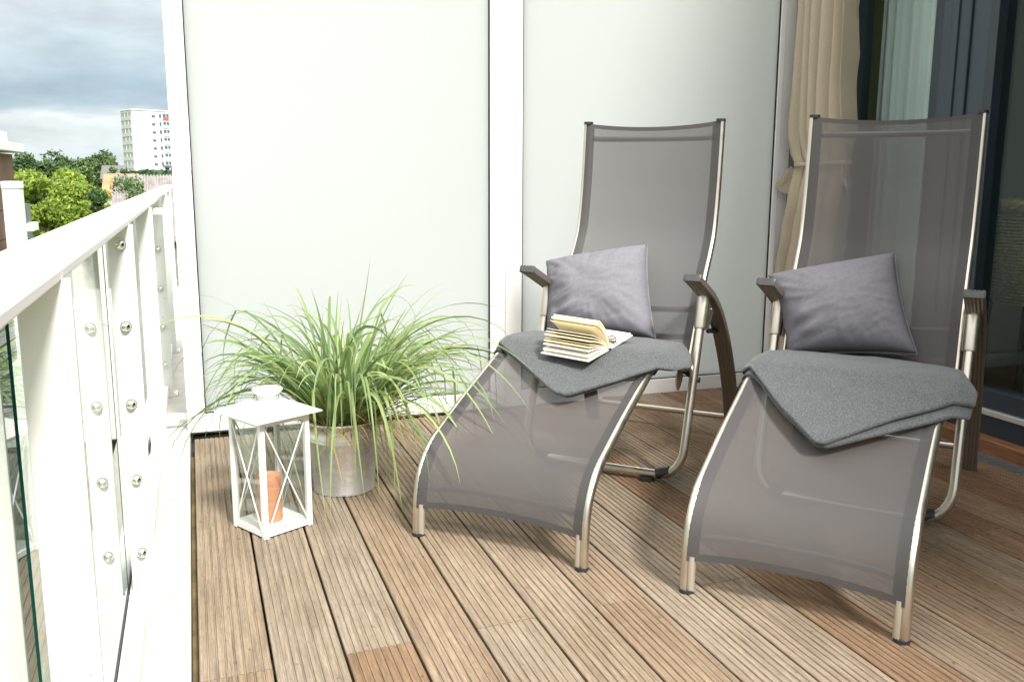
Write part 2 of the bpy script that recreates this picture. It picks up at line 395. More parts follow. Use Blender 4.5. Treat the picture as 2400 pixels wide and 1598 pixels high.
# ================================================================= SETTING
# ---- deck boards with real grooves, one sheet of boards
rnd = random.Random(4)
mb = MB()
def board_profile(wd):
    g = 8; pts = []; pitch = wd / g; gw = 0.0042; dp = 0.0032; ch = 0.0022
    pts.append((0, -0.024)); pts.append((0, -ch)); pts.append((ch, 0))
    for i in range(1, g):
        x = i * pitch
        pts += [(x - gw / 2 - 0.0006, 0), (x - gw / 2 + 0.0008, -dp), (x + gw / 2 - 0.0008, -dp), (x + gw / 2 + 0.0006, 0)]
    pts += [(wd - ch, 0), (wd, -ch), (wd, -0.024)]
    return pts
prof = board_profile(0.144)
n = len(prof)
tints = {0: (0.30, 0.42), 1: (0.12, 0.3), 2: (0.05, 0.66), 3: (0.42, 0.42), 4: (0.30, 0.12), 5: (0.25, 0.25), 6: (0.36, 0.42), 7: (0.10, 0.1), 8: (0.14, 0.18), 9: (0.66, 0.6),
         10: (0.25, 0.30), 11: (0.52, 0.55), 12: (0.6, 0.5), 13: (0.36, 0.55), 14: (0.75, 0.7), 15: (0.6, 0.75), 16: (0.8, 0.8), 17: (0.7, 0.7)}  # darker boards on the right: browner wood plus shade painted into the tint
for k in range(18):
    x0 = 0.0834 + k * 0.15
    yend = 3.655 + 0.053 * x0 if k < 12 else 3.79
    jt = (1.817 + 0.055 * x0) if k % 2 == 0 else (0.42 + 0.055 * x0)
    for piece, (ya, yb) in enumerate(((jt + 0.0012, yend), (-2.6, jt - 0.0012))):
        tn = tints[k][piece] + rnd.uniform(-0.03, 0.03)
        mb.t = tn
        dz = rnd.uniform(-0.0008, 0.0008)
        sk = 0.055
        def ypos(y, x):
            return y + sk * (x - x0) if abs(y - jt) < 0.01 else y
        vs = [(x0 + p[0], ypos(ya, x0 + p[0]), p[1] + dz) for p in prof] + [(x0 + p[0], ypos(yb, x0 + p[0]), p[1] + dz) for p in prof]
        mb.add(vs, [tuple(range(n)), tuple(reversed(range(n, 2 * n)))] + [(i, i + n, (i + 1) % n + n, (i + 1) % n) for i in range(n)])
tag(put('deck', mb, M_deck), kind='structure')

mb = MB(); mb.box(0.04, 2.87, -2.6, 4.4, -0.09, -0.07)
tag(put('deck_underlay', mb, M_under), kind='structure')
mb = MB()
for y in (0.2, 0.75, 1.3, 1.85, 2.4, 2.95, 3.46):
    mb.box(0.0855, 2.78, y, y + 0.06, -0.069, -0.026)
mb.box(0.069, 0.0850, -2.6, 3.52, -0.069, -0.030)
tag(put('deck_joists', mb, M_joist), kind='structure')
mb = MB(); mb.box(-0.85, 0.0672, -2.6, 9.0, -0.45, -0.004)
tag(put('kerb', mb, M_kerb, bevel=0.004), kind='structure')

mb = MB(); mb.box(0.0725, 2.88, 3.955, 9.0, -0.06, -0.002)  # unseen pale deck added to bounce light into the back of the screen
tag(put('neighbour_bounce_deck', mb, mat("pale_bounce_deck", (0.42, 0.40, 0.36), 0.8, noise_amt=0.1)), kind='structure')
# ---- far ground
mb = MB()
G = 26; rows = []
xs = [-1500 + 3000 * i / G for i in range(G + 1)]; ys = [-200, -60, 0, 20, 40, 60, 80, 110, 150, 200, 260, 330, 420, 600, 900, 1500, 2600]
for y in ys: rows.append([(x, y, -9.5 + (1.5 * noise.noise(Vector((x * 0.01, y * 0.01, 0))) if y > 60 else 0)) for x in xs])
mb.grid(rows)
M_ground = mat("meadow_ground", (0.085, 0.12, 0.04), 0.95, noise_amt=0.4, noise_scale=0.05)
tag(put('ground', mb, M_ground, smooth=60), kind='structure')

# ================================================================= RAILING
rail = empty('balcony_railing', (-0.05, 3.0, 0.0))
tag(rail, 'long white steel balcony railing with clear glass panes and round bolts along the deck edge', 'railing')
mb = MB()
hp = [(-0.105, 0.892), (-0.105, 0.914), (-0.101, 0.920), (-0.016, 0.920), (-0.012, 0.914), (-0.012, 0.9055), (-0.015, 0.902), (-0.024, 0.902), (-0.024, 0.905), (-0.095, 0.905), (-0.095, 0.892)]
mb.prism(hp, 1, -2.0, 3.02)
mb.prism(hp, 1, 3.0225, 9.0)
put('handrail', mb, M_white, rail, smooth=30)
posts = [-1.205, -0.075, 1.055, 2.185, 3.315, 4.445, 5.575, 6.705]
for py in posts:
    mb = MB(); mb.box(-0.057, -0.004, py, py + 0.010, 0.0, 0.9045)
    po = put('post', mb, M_whitepost, rail, bevel=0.0012)
    mb = MB(); mb.box(-0.085, 0.0145, py - 0.002, py + 0.095, -0.004, 0.004)
    mb.tube([(0.002, py + 0.02, 0.004), (0.002, py + 0.02, 0.009)], 0.006, 6); mb.tube([(0.002, py + 0.075, 0.004), (0.002, py + 0.075, 0.009)], 0.006, 6)
    bp = put('base_plate', mb, M_whitepost, po, bevel=0.001)
    bp.data.materials.append(M_rust)
    for pl_ in bp.data.polygons:
        if pl_.normal.x > 0.9 and pl_.center.z < 0.003 and pl_.center.x + rail.location.x > 0.01: pl_.material_index = 1
    if py in (2.185, 4.445, -0.075):
        for bz in (0.148, 0.325, 0.502, 0.680, 0.861):
            mb = MB()
            mb.tube([(-0.0315, py + 0.0005, bz), (-0.0315, py - 0.003, bz)], 0.0125, 18)
            # domed cap nut
            pr = [(0.0105 * math.cos(a), 0.0105 * math.sin(a)) for a in np.linspace(0, math.pi / 2, 7)]
            vs = []; fs = []
            for r_, h_ in [(0.0105, -0.004)] + pr:
                for q in range(18):
                    a = 2 * math.pi * q / 18; vs.append((-0.0315 + r_ * math.cos(a), py - 0.006 - h_, bz + r_ * math.sin(a)))
            for i in range(len(pr)):
                for q in range(18): fs.append((i * 18 + q, i * 18 + (q + 1) % 18, (i + 1) * 18 + (q + 1) % 18, (i + 1) * 18 + q))
            mb.add(vs, fs)
            put('bolt', mb, M_steel, po, smooth=40)
for a, b in zip(posts[:-1], posts[1:]):
    mb = MB(); mb.cur = 0; mb.box(-0.078, -0.068, a + 0.016, b - 0.004, 0.062, 0.885)
    # edge faces get the green edge material
    for i, f in enumerate(mb.f):
        ps = [mb.v[j] for j in f]
        if max(p[0] for p in ps) - min(p[0] for p in ps) > 0.005: mb.mi[i] = 1
    put('glass_pane', mb, [M_glass, M_glassedge], rail)
    mb = MB(); mb.box(-0.066, -0.026, a + 0.013, b - 0.003, 0.012, 0.050)
    put('bottom_rail', mb, M_whitepost, rail, bevel=0.003)
    mb = MB(); mb.box(-0.080, -0.067, a + 0.013, b - 0.003, 0.040, 0.0615)  # dark strip put in for the shaded gap under the pane
    put('glass_gap_strip', mb, M_gasket, rail)

# ================================================================= PRIVACY SCREEN
scr = empty('privacy_screen', (1.4, 3.8, 0.0))
tag(scr, 'tall white framed privacy screen with two frosted glass panels closing the balcony end', 'screen')
TOP = 2.5
def stile(x0, x1, y0=3.8, y1=3.86, nm='stile'):
    mb = MB(); mb.box(x0, x1, y0, y1, -0.012, TOP); return put(nm, mb, M_white, scr, bevel=0.002)
stile(0.0585, 0.1275); stile(1.3375, 1.4055, 3.8, 3.86); stile(1.407, 1.483, 3.7985, 3.86); stile(2.758, 2.786); stile(2.787, 2.842, 3.803, 3.86)
for x0, x1 in ((0.1285, 1.3365), (1.484, 2.757)):
    mb = MB(); mb.box(x0, x1, 3.8005, 3.86, -0.012, 0.0625); put('bottom_frame', mb, M_white, scr, bevel=0.002)
    mb = MB(); mb.box(x0, x1, 3.8005, 3.86, TOP - 0.07, TOP); put('top_frame', mb, M_white, scr, bevel=0.002)
    mb = MB(); mb.box(x0 + 0.004, x1 - 0.004, 3.812, 3.826, 0.066, TOP - 0.074); put('frosted_panel', mb, M_panel, scr)
    mb = MB()
    for (a, b, c, d) in ((x0, x0 + 0.0045, 0.0625, TOP - 0.07), (x1 - 0.0045, x1, 0.0625, TOP - 0.07)): mb.box(a, b, 3.806, 3.83, c, d)
    for (c, d) in ((0.0625, 0.067), (TOP - 0.0745, TOP - 0.07)): mb.box(x0 + 0.0045, x1 - 0.0045, 3.806, 3.83, c, d)
    put('gasket', mb, M_gasket, scr)
for z in (0.05, 0.872):
    mb = MB(); mb.box(-0.056, 0.0575, 3.835, 3.85, z - 0.012, z + 0.012); put('mounting_bracket', mb, M_white, scr, bevel=0.001)

# ================================================================= HOUSE (facade on the right)
house = empty('house', (2.93, 2.0, 0.0))
tag(house, 'house facade with slate grey sliding glass door and brown timber cladding along the deck', 'house')
mb = MB()
for z in np.arange(0.0, 2.7, 0.135):
    mb.box(2.888, 2.905, 3.50, 3.798, z + 0.003, z + 0.132)
put('cladding', mb, M_clad, house, bevel=0.002)
mb = MB(); mb.box(2.905, 3.0, 3.48, 4.6, -0.1, 2.75); put('wall', mb, M_gasket, house)
mb = MB(); mb.prism([(6.5, -6.0), (2.34, -6.0), (2.34, -3.0), (2.26, -1.1), (2.36, 0.6), (2.78, 1.6), (2.78, 3.87), (6.5, 3.87)], 2, 2.78, 2.98); put('shade_overhang', mb, M_white, house)  # unseen slab added to shade the right side, outline shaped for its shadow edge
mb = MB(); mb.box(2.93, 6.5, -6.0, 3.87, 2.985, 4.6); put('upper_wall', mb, M_white, house)
mb = MB(); mb.box(2.89, 3.0, -2.6, 3.475, 2.36, 2.75); put('door_lintel', mb, M_frame, house)
mb = MB(); mb.box(2.875, 2.96, -2.6, 3.50, -0.09, 0.052); put('sill', mb, M_sillwood, house, bevel=0.006)
# sliding door as sub-assemblies of the house
def frame_part(nm, x0, x1, y0, y1, z0, z1, m, bv=0.002):
    mb = MB(); mb.box(x0, x1, y0, y1, z0, z1); return put(nm, mb, m, house, bevel=bv)
frame_part('door_threshold', 2.925, 3.02, -2.6, 3.474, 0.0525, 0.128, M_frame)
frame_part('threshold_trim', 2.918, 2.96, -2.6, 3.474, 0.1285, 0.150, M_trim)
frame_part('door_bottom_frame', 2.935, 3.01, -2.6, 3.474, 0.1505, 0.222, M_frame)
frame_part('door_jamb', 2.925, 3.01, 3.474, 3.525, 0.053, 2.36, M_frame)
for nm, x0, y0, y1, m in (('door_stile', 2.938, 2.985, 3.035, M_frame), ('door_stile', 2.930, 2.937, 2.984, M_frame2), ('door_stile', 2.926, 2.905, 2.936, M_frame2),
                          ('door_stile', 2.934, 2.848, 2.904, M_frame2), ('door_stile', 2.922, 2.838, 2.847, M_frame), ('door_stile', 2.932, 2.752, 2.837, M_frame2), ('door_stile', 2.925, 2.712, 2.751, M_frame)):
    frame_part(nm, x0, 3.01, y0, y1, 0.2225, 2.358, m)
for y0, y1 in ((3.036, 3.473), (-2.5, 2.711)):
    mb = MB(); mb.box(2.966, 2.974, y0, y1, 0.2225, 2.358); put('door_pane', mb, M_dglass, house)
# room behind
mb = MB(); mb.grid([[(3.10 + 0.012 * math.sin(q * 9), 3.485 + 0.23 * q, z) for q in np.linspace(0, 1, 30)] for z in np.linspace(0.06, 2.36, 6)])  # olive wall strip added close to the glass, where daylight reaches it
tag(put('olive_wall_panel', mb, M_olive, smooth=80), 'plain olive green panel added indoors beside the sheer curtain in place of the room wall', 'curtain')
mb = MB(); mb.box(3.02, 6.4, 3.74, 3.80, 0.05, 2.5); put('room_end_wall', mb, M_room, house)
mb = MB(); mb.box(6.4, 6.46, -3, 3.8, 0.05, 2.5); mb.box(3.02, 6.4, -3.06, -3.0, 0.05, 2.5); put('room_wall', mb, M_room, house)
mb = MB(); mb.box(3.02, 6.4, -3, 3.74, 2.5, 2.55); put('room_ceiling', mb, M_room, house)
mb = MB(); mb.box(3.022, 6.4, -3, 3.74, 0.02, 0.05); put('room_floor', mb, M_roomfloor, house)

# grating in front of the door
gr = empty('drain_grating', (2.83, 0.5, -0.004))
tag(gr, 'galvanised steel mesh drain grating between the deck and the wooden sill', 'grating')
mb = MB()
for x in (2.7895, 2.8695): mb.box(x - 0.0025, x + 0.0025, -2.6, 3.49, -0.022, -0.003)
for x in np.linspace(2.7895, 2.8695, 9)[1:-1]: mb.box(x - 0.0008, x + 0.0008, -2.6, 3.49, -0.020, -0.004)
put('frame', mb, M_grate, gr)
mb = MB()
for y in np.arange(-0.5, 3.48, 0.030): mb.box(2.792, 2.867, y, y + 0.002, -0.0195, -0.0036)
put('cross_bars', mb, M_grate, gr)

# sheer curtain behind the glass
mb = MB(); rows = []
for z in np.linspace(0.07, 2.36, 30):
    rows.append([(3.075 + 0.020 * math.sin(q * 33 + 2.2 * math.sin(q * 5)) + 0.008 * math.sin(q * 71 + 0.4 * z), 3.50 - 0.44 * q, z) for q in np.linspace(0, 1, 120)])
mb.grid(rows)
tag(put('sheer_curtain', mb, M_sheer, smooth=80), 'pale sheer curtain hanging inside behind the door glass', 'curtain')

# wicker chair inside
wk = empty('wicker_chair', (3.38, 2.86, 0.05))
tag(wk, 'brown wicker tub chair standing indoors behind the right door pane', 'chair')
mb = MB(); pr = []
for i in range(120):
    z = 0.50 + 0.40 * i / 119; r0 = 0.13 + 0.13 * (i / 119) ** 0.8
    pr.append((r0 + 0.006 * math.sin(i * 1.57), z))
nseg = 60; vs = []; fs = []
for i, (r_, z) in enumerate(pr):
    for k in range(nseg):
        a = 2 * math.pi * k / nseg; rr = r_ + 0.004 * math.sin(k * math.pi / 1.5 + (i // 2 % 2) * math.pi)
        vs.append((3.38 + rr * math.cos(a), 2.86 + rr * math.sin(a), z))
for i in range(len(pr) - 1):
    for k in range(nseg): fs.append((i * nseg + k, i * nseg + (k + 1) % nseg, (i + 1) * nseg + (k + 1) % nseg, (i + 1) * nseg + k))
mb.add(vs, fs); put('woven_shell', mb, M_wick2, wk, smooth=70)
mb = MB()
for ph in range(3):
    mb.tube([(3.38 + (0.262 + 0.014 * math.cos(a * 14 + ph * 2.1)) * math.cos(a), 2.86 + (0.262 + 0.014 * math.cos(a * 14 + ph * 2.1)) * math.sin(a), 0.905 + 0.014 * math.sin(a * 14 + ph * 2.1)) for a in np.linspace(0, 2 * math.pi, 150)], 0.011, 6)
put('rim', mb, M_wick2, wk, smooth=70)
for dx, dy in ((-.1, -.1), (.1, -.1), (-.1, .1), (.1, .1)):
    mb = MB(); mb.tube([(3.38 + dx, 2.86 + dy, 0.52), (3.38 + dx * 1.5, 2.86 + dy * 1.5, 0.05)], 0.016, 10); put('leg', mb, M_dark, wk, smooth=40)

# ================================================================= OUTDOOR CURTAIN
cu = empty('outdoor_curtain', (2.8, 3.52, 0.02))
tag(cu, 'beige outdoor curtain tied back beside the white screen frame', 'curtain')
mb = MB(); rows = []
def curt_edges(z):
    # (left edge far Y, right edge near Y) at height z
    kz = [(2.45, 3.70, 3.37), (1.8, 3.715, 3.365), (1.45, 3.722, 3.36), (1.2, 3.735, 3.335), (1.12, 3.722, 3.325), (1.07, 3.690, 3.322), (1.03, 3.70, 3.325), (0.9, 3.715, 3.33), (0.75, 3.752, 3.335), (0.55, 3.788, 3.34), (0.03, 3.793, 3.335)]
    for (z0, a0, b0), (z1, a1, b1) in zip(kz[:-1], kz[1:]):
        if z <= z0 and z >= z1:
            t = (z0 - z) / (z0 - z1); t = t * t * (3 - 2 * t); return a0 + (a1 - a0) * t, b0 + (b1 - b0) * t
    return kz[-1][1:]
for z in np.linspace(2.45, 0.03, 110):
    a, b = curt_edges(z); tie = math.exp(-((z - 1.07) / 0.10) ** 2)
    row = []
    for q in np.linspace(0, 1, 130):
        y = a + (b - a) * q
        qq = q + 0.03 * math.sin(z * 2.1 + q * 9) + 0.05 * (1.8 - z) * (q - 0.3) * 0.6
        amp = (0.050 if z > 1.07 else 0.044) * (1 - 0.55 * tie)
        fold = math.sin(qq * 2 * math.pi * 4.6 + 0.6) + 0.35 * math.sin(qq * 2 * math.pi * 9.7 + z * 1.5)
        fold = 1.1 - 2.3 * (abs(math.sin(qq * math.pi * 5.3 + 0.4)) ** 0.55) * (0.86 + 0.14 * math.sin(qq * 31 + 2.0)) + 0.12 * math.sin(qq * 2 * math.pi * 9.7 + z * 1.5)
        yy = y + 0.012 * math.cos(qq * 2 * math.pi * 4.6 + 0.6)
        row.append((2.808 + amp * fold, yy, z))
    rows.append(row)
mb.grid(rows)
o = put('cloth', mb, M_curtain, cu, smooth=80)
so = o.modifiers.new('solid', 'SOLIDIFY'); so.thickness = 0.002
mb = MB()
ring = []
for t in np.linspace(0, 2 * math.pi, 60):
    ring.append((2.805 + 0.046 * math.sin(t), 3.505 + 0.196 * math.cos(t)))
rows = []
for z in (1.060, 1.066, 1.072, 1.078): rows.append([(x, y, z + 0.004 * math.sin(8 * y)) for x, y in ring])
mb.grid(rows)
o = put('tie_band', mb, M_curtain, cu, smooth=80); so = o.modifiers.new('solid', 'SOLIDIFY'); so.thickness = 0.004
def flap(pts):
    mb = MB(); mb.add(pts, [(0, 1, 2, 3)]) if len(pts) == 4 else mb.add(pts, [tuple(range(len(pts)))])
    o = put('tie_end', mb, M_curtain, cu); so = o.modifiers.new('solid', 'SOLIDIFY'); so.thickness = 0.004; return o
flap([(2.775, 3.690, 1.062), (2.76, 3.775, 0.985), (2.775, 3.770, 0.945), (2.80, 3.688, 1.035)])
flap([(2.765, 3.755, 0.985), (2.77, 3.768, 0.946), (2.80, 3.735, 0.930), (2.79, 3.70, 1.03)])
flap([(2.775, 3.335, 1.064), (2.765, 3.315, 1.0), (2.775, 3.285, 0.955), (2.80, 3.315, 0.945), (2.80, 3.34, 1.05)])

# ================================================================= LOUNGERS
LEG = [(0, 0.006), (0.003, .07), (.012, .14), (.035, .195), (.08, .245), (.155, .285), (.27, .34), (.40, .395), (.515, .443), (.56, .452), (.63, .440), (.76, .405), (.90, .37)]
def make_lounger(loc, ang, HW, BACK, label):
    """local axes: x across the chair, y from the foot end to the back, z up"""
    c = empty('sun_lounger', (*loc, 0.0), ang)
    tag(c, label, 'sun lounger', 'pair of mesh sun loungers on the deck')
    P = lambda nm, mb, m, sm=40, bv=0.0: put(nm, mb, m, c, smooth=sm, bevel=bv, world=False)
    leg = smoothpath([(0, s, z) for s, z in LEG], 6); back = smoothpath([(0, s, z) for s, z in BACK], 6)
    sh = lambda path, x: [(x, p[1], p[2]) for p in path]
    fx = HW - 0.003
    for sgn in (-1, 1):
        mb = MB(); mb.tube(sh(leg, sgn * HW), 0.0135, 14, oval=0.85)
        o = P('leg_tube', mb, M_alu)
        # keder rail strip with the seam, inner half of the tube
        mb = MB(); mb.tube(sh(leg[:9], sgn * (HW - 0.0155)), 0.0105, 12)
        put('keder_rail', mb, M_alu2, o, smooth=40, world=False)
        mb = MB(); mb.tube([(sgn * (HW - 0.006), 0, 0.0005), (sgn * (HW - 0.006), 0.0005, 0.008)], 0.0185, 16)
        put('foot_cap', mb, M_cap, o, smooth=40, world=False)
        mb = MB(); mb.tube(sh(back, sgn * HW), 0.0125, 14, oval=0.85); o = P('back_tube', mb, M_alu)
        e = back[-1]; mb = MB(); mb.tube([(sgn * (HW - 0.006), e.y, e.z - 0.003), (sgn * (HW - 0.006), e.y + 0.0005, e.z + 0.006)], 0.0175, 14)
        put('top_cap', mb, M_cap, o, smooth=40, world=False)
        # knee sleeve
        kn = [p for p in leg if 0.50 < p[1] < 0.575]
        mb = MB(); mb.tube(sh(kn, sgn * HW), 0.0185, 14); P('knee_joint', mb, M_cap)
        # hinge plate and pivot
        h = back[0]
        mb = MB()
        pl = [(h.y - 0.03, h.z + 0.01), (h.y + 0.035, h.z + 0.06), (h.y + 0.03, h.z - 0.02), (h.y + 0.012, h.z - 0.045), (h.y - 0.010, h.z - 0.068), (h.y - 0.032, h.z - 0.072), (h.y - 0.050, h.z - 0.058), (h.y - 0.056, h.z - 0.025)]
        mb.prism(pl, 0, sgn * (HW - 0.026), sgn * (HW - 0.021)); P('hinge_plate', mb, M_alu, 30, 0.001)
        mb = MB(); mb.tube([(sgn * (HW - 0.02), h.y, h.z - 0.005), (sgn * (HW + 0.034), h.y - 0.02, h.z - 0.03)], 0.008, 12); mb.tube([(sgn * (HW + 0.03), h.y - 0.02, h.z - 0.03), (sgn * (HW + 0.048), h.y - 0.02, h.z - 0.03)], 0.0105, 12)
        P('pivot_pin', mb, M_cap)
        # armrest: ribbed flat bar that bends down to become the rear leg
        arc = smoothpath([(0, .785, .690), (0, .88, .652), (0, .985, .606), (0, 1.085, .540), (0, 1.19, .440), (0, 1.295, .300), (0, 1.375, .155), (0, 1.43, .004)], 7)
        prof = []
        wd, th = 0.054, 0.020
        up = np.linspace(-wd / 2, wd / 2, 26)
        prof += [(u, th / 2 + 0.0028 * abs(math.sin((u / wd + 0.5) * math.pi * 5))) for u in up]
        prof += [(u, -th / 2 - 0.0028 * abs(math.sin((u / wd + 0.5) * math.pi * 5))) for u in up[::-1]]
        m_ = len(arc); vs = []; fs = []; npf = len(prof); cx = sgn * (HW + 0.036)
        for i, p in enumerate(arc):
            d = (arc[min(i + 1, m_ - 1)] - arc[max(i - 1, 0)]).normalized(); nn = Vector((0, -d.z, d.y))
            for u, v in prof: vs.append((cx + u, p.y + nn.y * v, p.z + nn.z * v))
        for i in range(m_ - 1):
            for k in range(npf): fs.append((i * npf + k, i * npf + (k + 1) % npf, (i + 1) * npf + (k + 1) % npf, (i + 1) * npf + k))
        fs += [tuple(reversed(range(npf))), tuple((m_ - 1) * npf + k for k in range(npf))]
        mb = MB(); mb.add(vs, fs); o = P('armrest', mb, M_arm, 50)
        mb = MB(); p = arc[0]; d = (arc[0] - arc[1]).normalized(); nn = Vector((0, -d.z, d.y))
        vs = []; 
        for q, sc in ((0.0005, 1.06), (0.006, 1.06), (0.0085, 0.9)):
            for u, v in prof: vs.append((cx + u * sc, p.y + d.y * q - nn.y * v * sc, p.z + d.z * q - nn.z * v * sc))
        fs = [tuple(range(npf)), tuple(reversed(range(2 * npf, 3 * npf)))]
        for i in range(2):
            for k in range(npf): fs.append((i * npf + k, i * npf + (k + 1) % npf, (i + 1) * npf + (k + 1) % npf, (i + 1) * npf + k))
        mb.add(vs, fs); put('end_cap', mb, M_armcap, o, smooth=35, world=False)
        # bracket joining the front leg and the armrest
        ux = sgn * (HW + 0.030)
        mb = MB(); mb.tube([(ux, .918, .505), (ux, .921, .513), (ux, .955, .612)], 0.021, 16, rs=[0.0195, 0.0215, 0.0225])
        mb.prism([(.925, .508), (.965, .50), (1.045, .575), (1.03, .598), (.965, .632), (.945, .60)], 0, ux - 0.0175, ux + 0.0175)
        P('arm_bracket', mb, M_alu, 30, 0.001)
        for (yy, zz) in ((.985, .60), (.990, .565)):
            mb = MB(); mb.tube([(ux - 0.020, yy, zz), (ux + 0.020, yy, zz)], 0.0045, 8); P('rivet', mb, M_steel)
        if sgn < 0:
            mb = MB(); mb.tube([(ux, .866, .365), (ux, .881, .405)], 0.0165, 14); P('leg_sleeve', mb, M_cap)
        # stub joining the back tube with the armrest
        mb = MB(); mb.tube([(sgn * (HW + 0.01), 1.10, .47), (sgn * (HW + 0.03), 1.165, .465)], 0.009, 12); P('back_stop', mb, M_cap)
    # front leg frame: one bent tube
    U = HW + 0.030
    pts = [(-U, .945, .585), (-U, .785, .125)]
    def bend(sg):
        o_ = []
        for a in np.linspace(0, math.pi / 2, 7):
            o_.append((sg * (U - 0.075 + 0.075 * math.cos(a)), .785 - 0.018 * math.sin(a), .125 - 0.098 * math.sin(a)))
        return o_
    path = [(-U, .945, .585)] + bend(-1) + [(0, .760, .027)] + list(reversed(bend(1))) + [(U, .945, .585)]
    mb = MB(); mb.tube(path, 0.0145, 16); o = P('front_leg_frame', mb, M_alu)
    for sg in (-1, 1):
        mb = MB(); mb.tube([(sg * (U - 0.088), .7665, .0275), (sg * (U - 0.044), .7725, .0385)], 0.0185, 14); mb.box(sg * (U - 0.12) - 0.02, sg * (U - 0.12) + 0.02, .745, .785, 0.0005, 0.014)
        put('floor_pad', mb, M_cap, o, smooth=40, world=False)
    # rear stretcher
    mb = MB(); V_ = HW + 0.036
    mb.tube(smoothpath([(-V_, 1.408, .085), (-V_ + 0.05, 1.420, .080), (0, 1.428, .078), (V_ - 0.05, 1.420, .080), (V_, 1.408, .085)], 8), 0.0115, 14); P('rear_stretcher', mb, M_alu)
    # cross bars under the fabric
    def cross(s, z, sag, r=0.010, ny=0.3, nz=-0.95, off=0.018):
        mb = MB(); pts = []
        for t in np.linspace(-1, 1, 22):
            k = (1 - abs(t) ** 3)
            o_ = 0.016 + (sag + off) * k
            pts.append((t * (HW - 0.020), s + ny * o_, z + nz * o_))
        mb.tube(pts, r, 12); P('cross_bar', mb, M_bar)
    cross(.010, .135, .012, ny=0.95, nz=0.1)
    def at(path, z):
        for a, b in zip(path[:-1], path[1:]):
            if a.z <= z <= b.z: t = (z - a.z) / (b.z - a.z); return a.y + (b.y - a.y) * t
    for z in (.475, .565): cross(at(back, z), z, .010, ny=0.85, nz=-0.45)
    zt = BACK[-1][1] - 0.055
    cross(at(back, zt), zt, .008, ny=1.0, nz=-0.1, off=0.012)
    # mesh fabric
    def fabric(nm, path, i0, rise0, rise1, sag):
        seg = path[i0:]
        acc = [0.0]
        for a, b in zip(seg[:-1], seg[1:]): acc.append(acc[-1] + (b - a).length)
        Ltot = acc[-1]
        def pos(l):
            l = max(0, min(Ltot, l))
            for k in range(len(seg) - 1):
                if l <= acc[k + 1] + 1e-9:
                    t = (l - acc[k]) / (acc[k + 1] - acc[k]); d = (seg[k + 1] - seg[k]).normalized(); return seg[k].lerp(seg[k + 1], t), Vector((0, -d.z, d.y))
        ws = sorted(set([round(v, 4) for v in list(np.linspace(-fx, fx, 29)) + [fx - 0.030, -fx + 0.030]]))
        rows = []; NL = 60
        for j in range(NL + 1):
            row = []
            for w in ws:
                k = 1 - (w / fx) ** 2
                l0 = rise0 * k; l1 = Ltot - rise1 * k
                t = j / NL
                hemt = 0.018 / Ltot
                l = l0 + (l1 - l0) * t
                p, nn = pos(l); sg = sag * k * (0.5 + 0.5 * min(1, 4 * t, 4 * (1 - t)))
                row.append(p - nn * (sg - 0.0125 * (abs(w) / fx) ** 6) + Vector((w, 0, 0)))
            rows.append(row)
        mb = MB(); mb.grid(rows)
        nb = len(ws)
        for i, f in enumerate(mb.f):
            jj = i // (nb - 1); kk = i % (nb - 1)
            wm = abs((ws[kk] + ws[kk + 1]) / 2)
            if wm > fx - 0.030 or jj < 1 or jj >= NL - 1: mb.mi[i] = 1
        return put(nm, mb, [M_fab, M_hem], c, smooth=80, world=False)
    fabric('leg_rest_fabric', leg, 7, 0.014, 0.0, 0.014)
    fabric('backrest_fabric', back, 1, 0.02, 0.016, 0.014)
    return c
BACK1 = [(.895, .37), (.918, .41), (.957, .482), (1.003, .57), (1.062, .667), (1.117, .742), (1.160, .82), (1.187, .94), (1.203, 1.07), (1.215, 1.207)]
BACK2 = [(s - 0.075 * max(0, min(1, (z - .37) / .35)), z) for s, z in BACK1]
C1 = (Vector((0.859, 2.255, 0)), R(-46.25), 0.259)
C2 = (Vector((1.392, 1.683, 0)), R(-48.85), 0.254)
make_lounger((0.859, 2.255), C1[1], C1[2], BACK1, 'grey mesh sun lounger carrying the open book, standing nearer the potted grass')
make_lounger((1.392, 1.683), C2[1], C2[2], BACK2, 'grey mesh sun lounger in front of the curtain, without a book, nearest the glass door')
def W3(Cc, w, s, z):
    a = Cc[1]; return Vector((Cc[0].x + w * math.cos(a) - s * math.sin(a), Cc[0].y + w * math.sin(a) + s * math.cos(a), z))

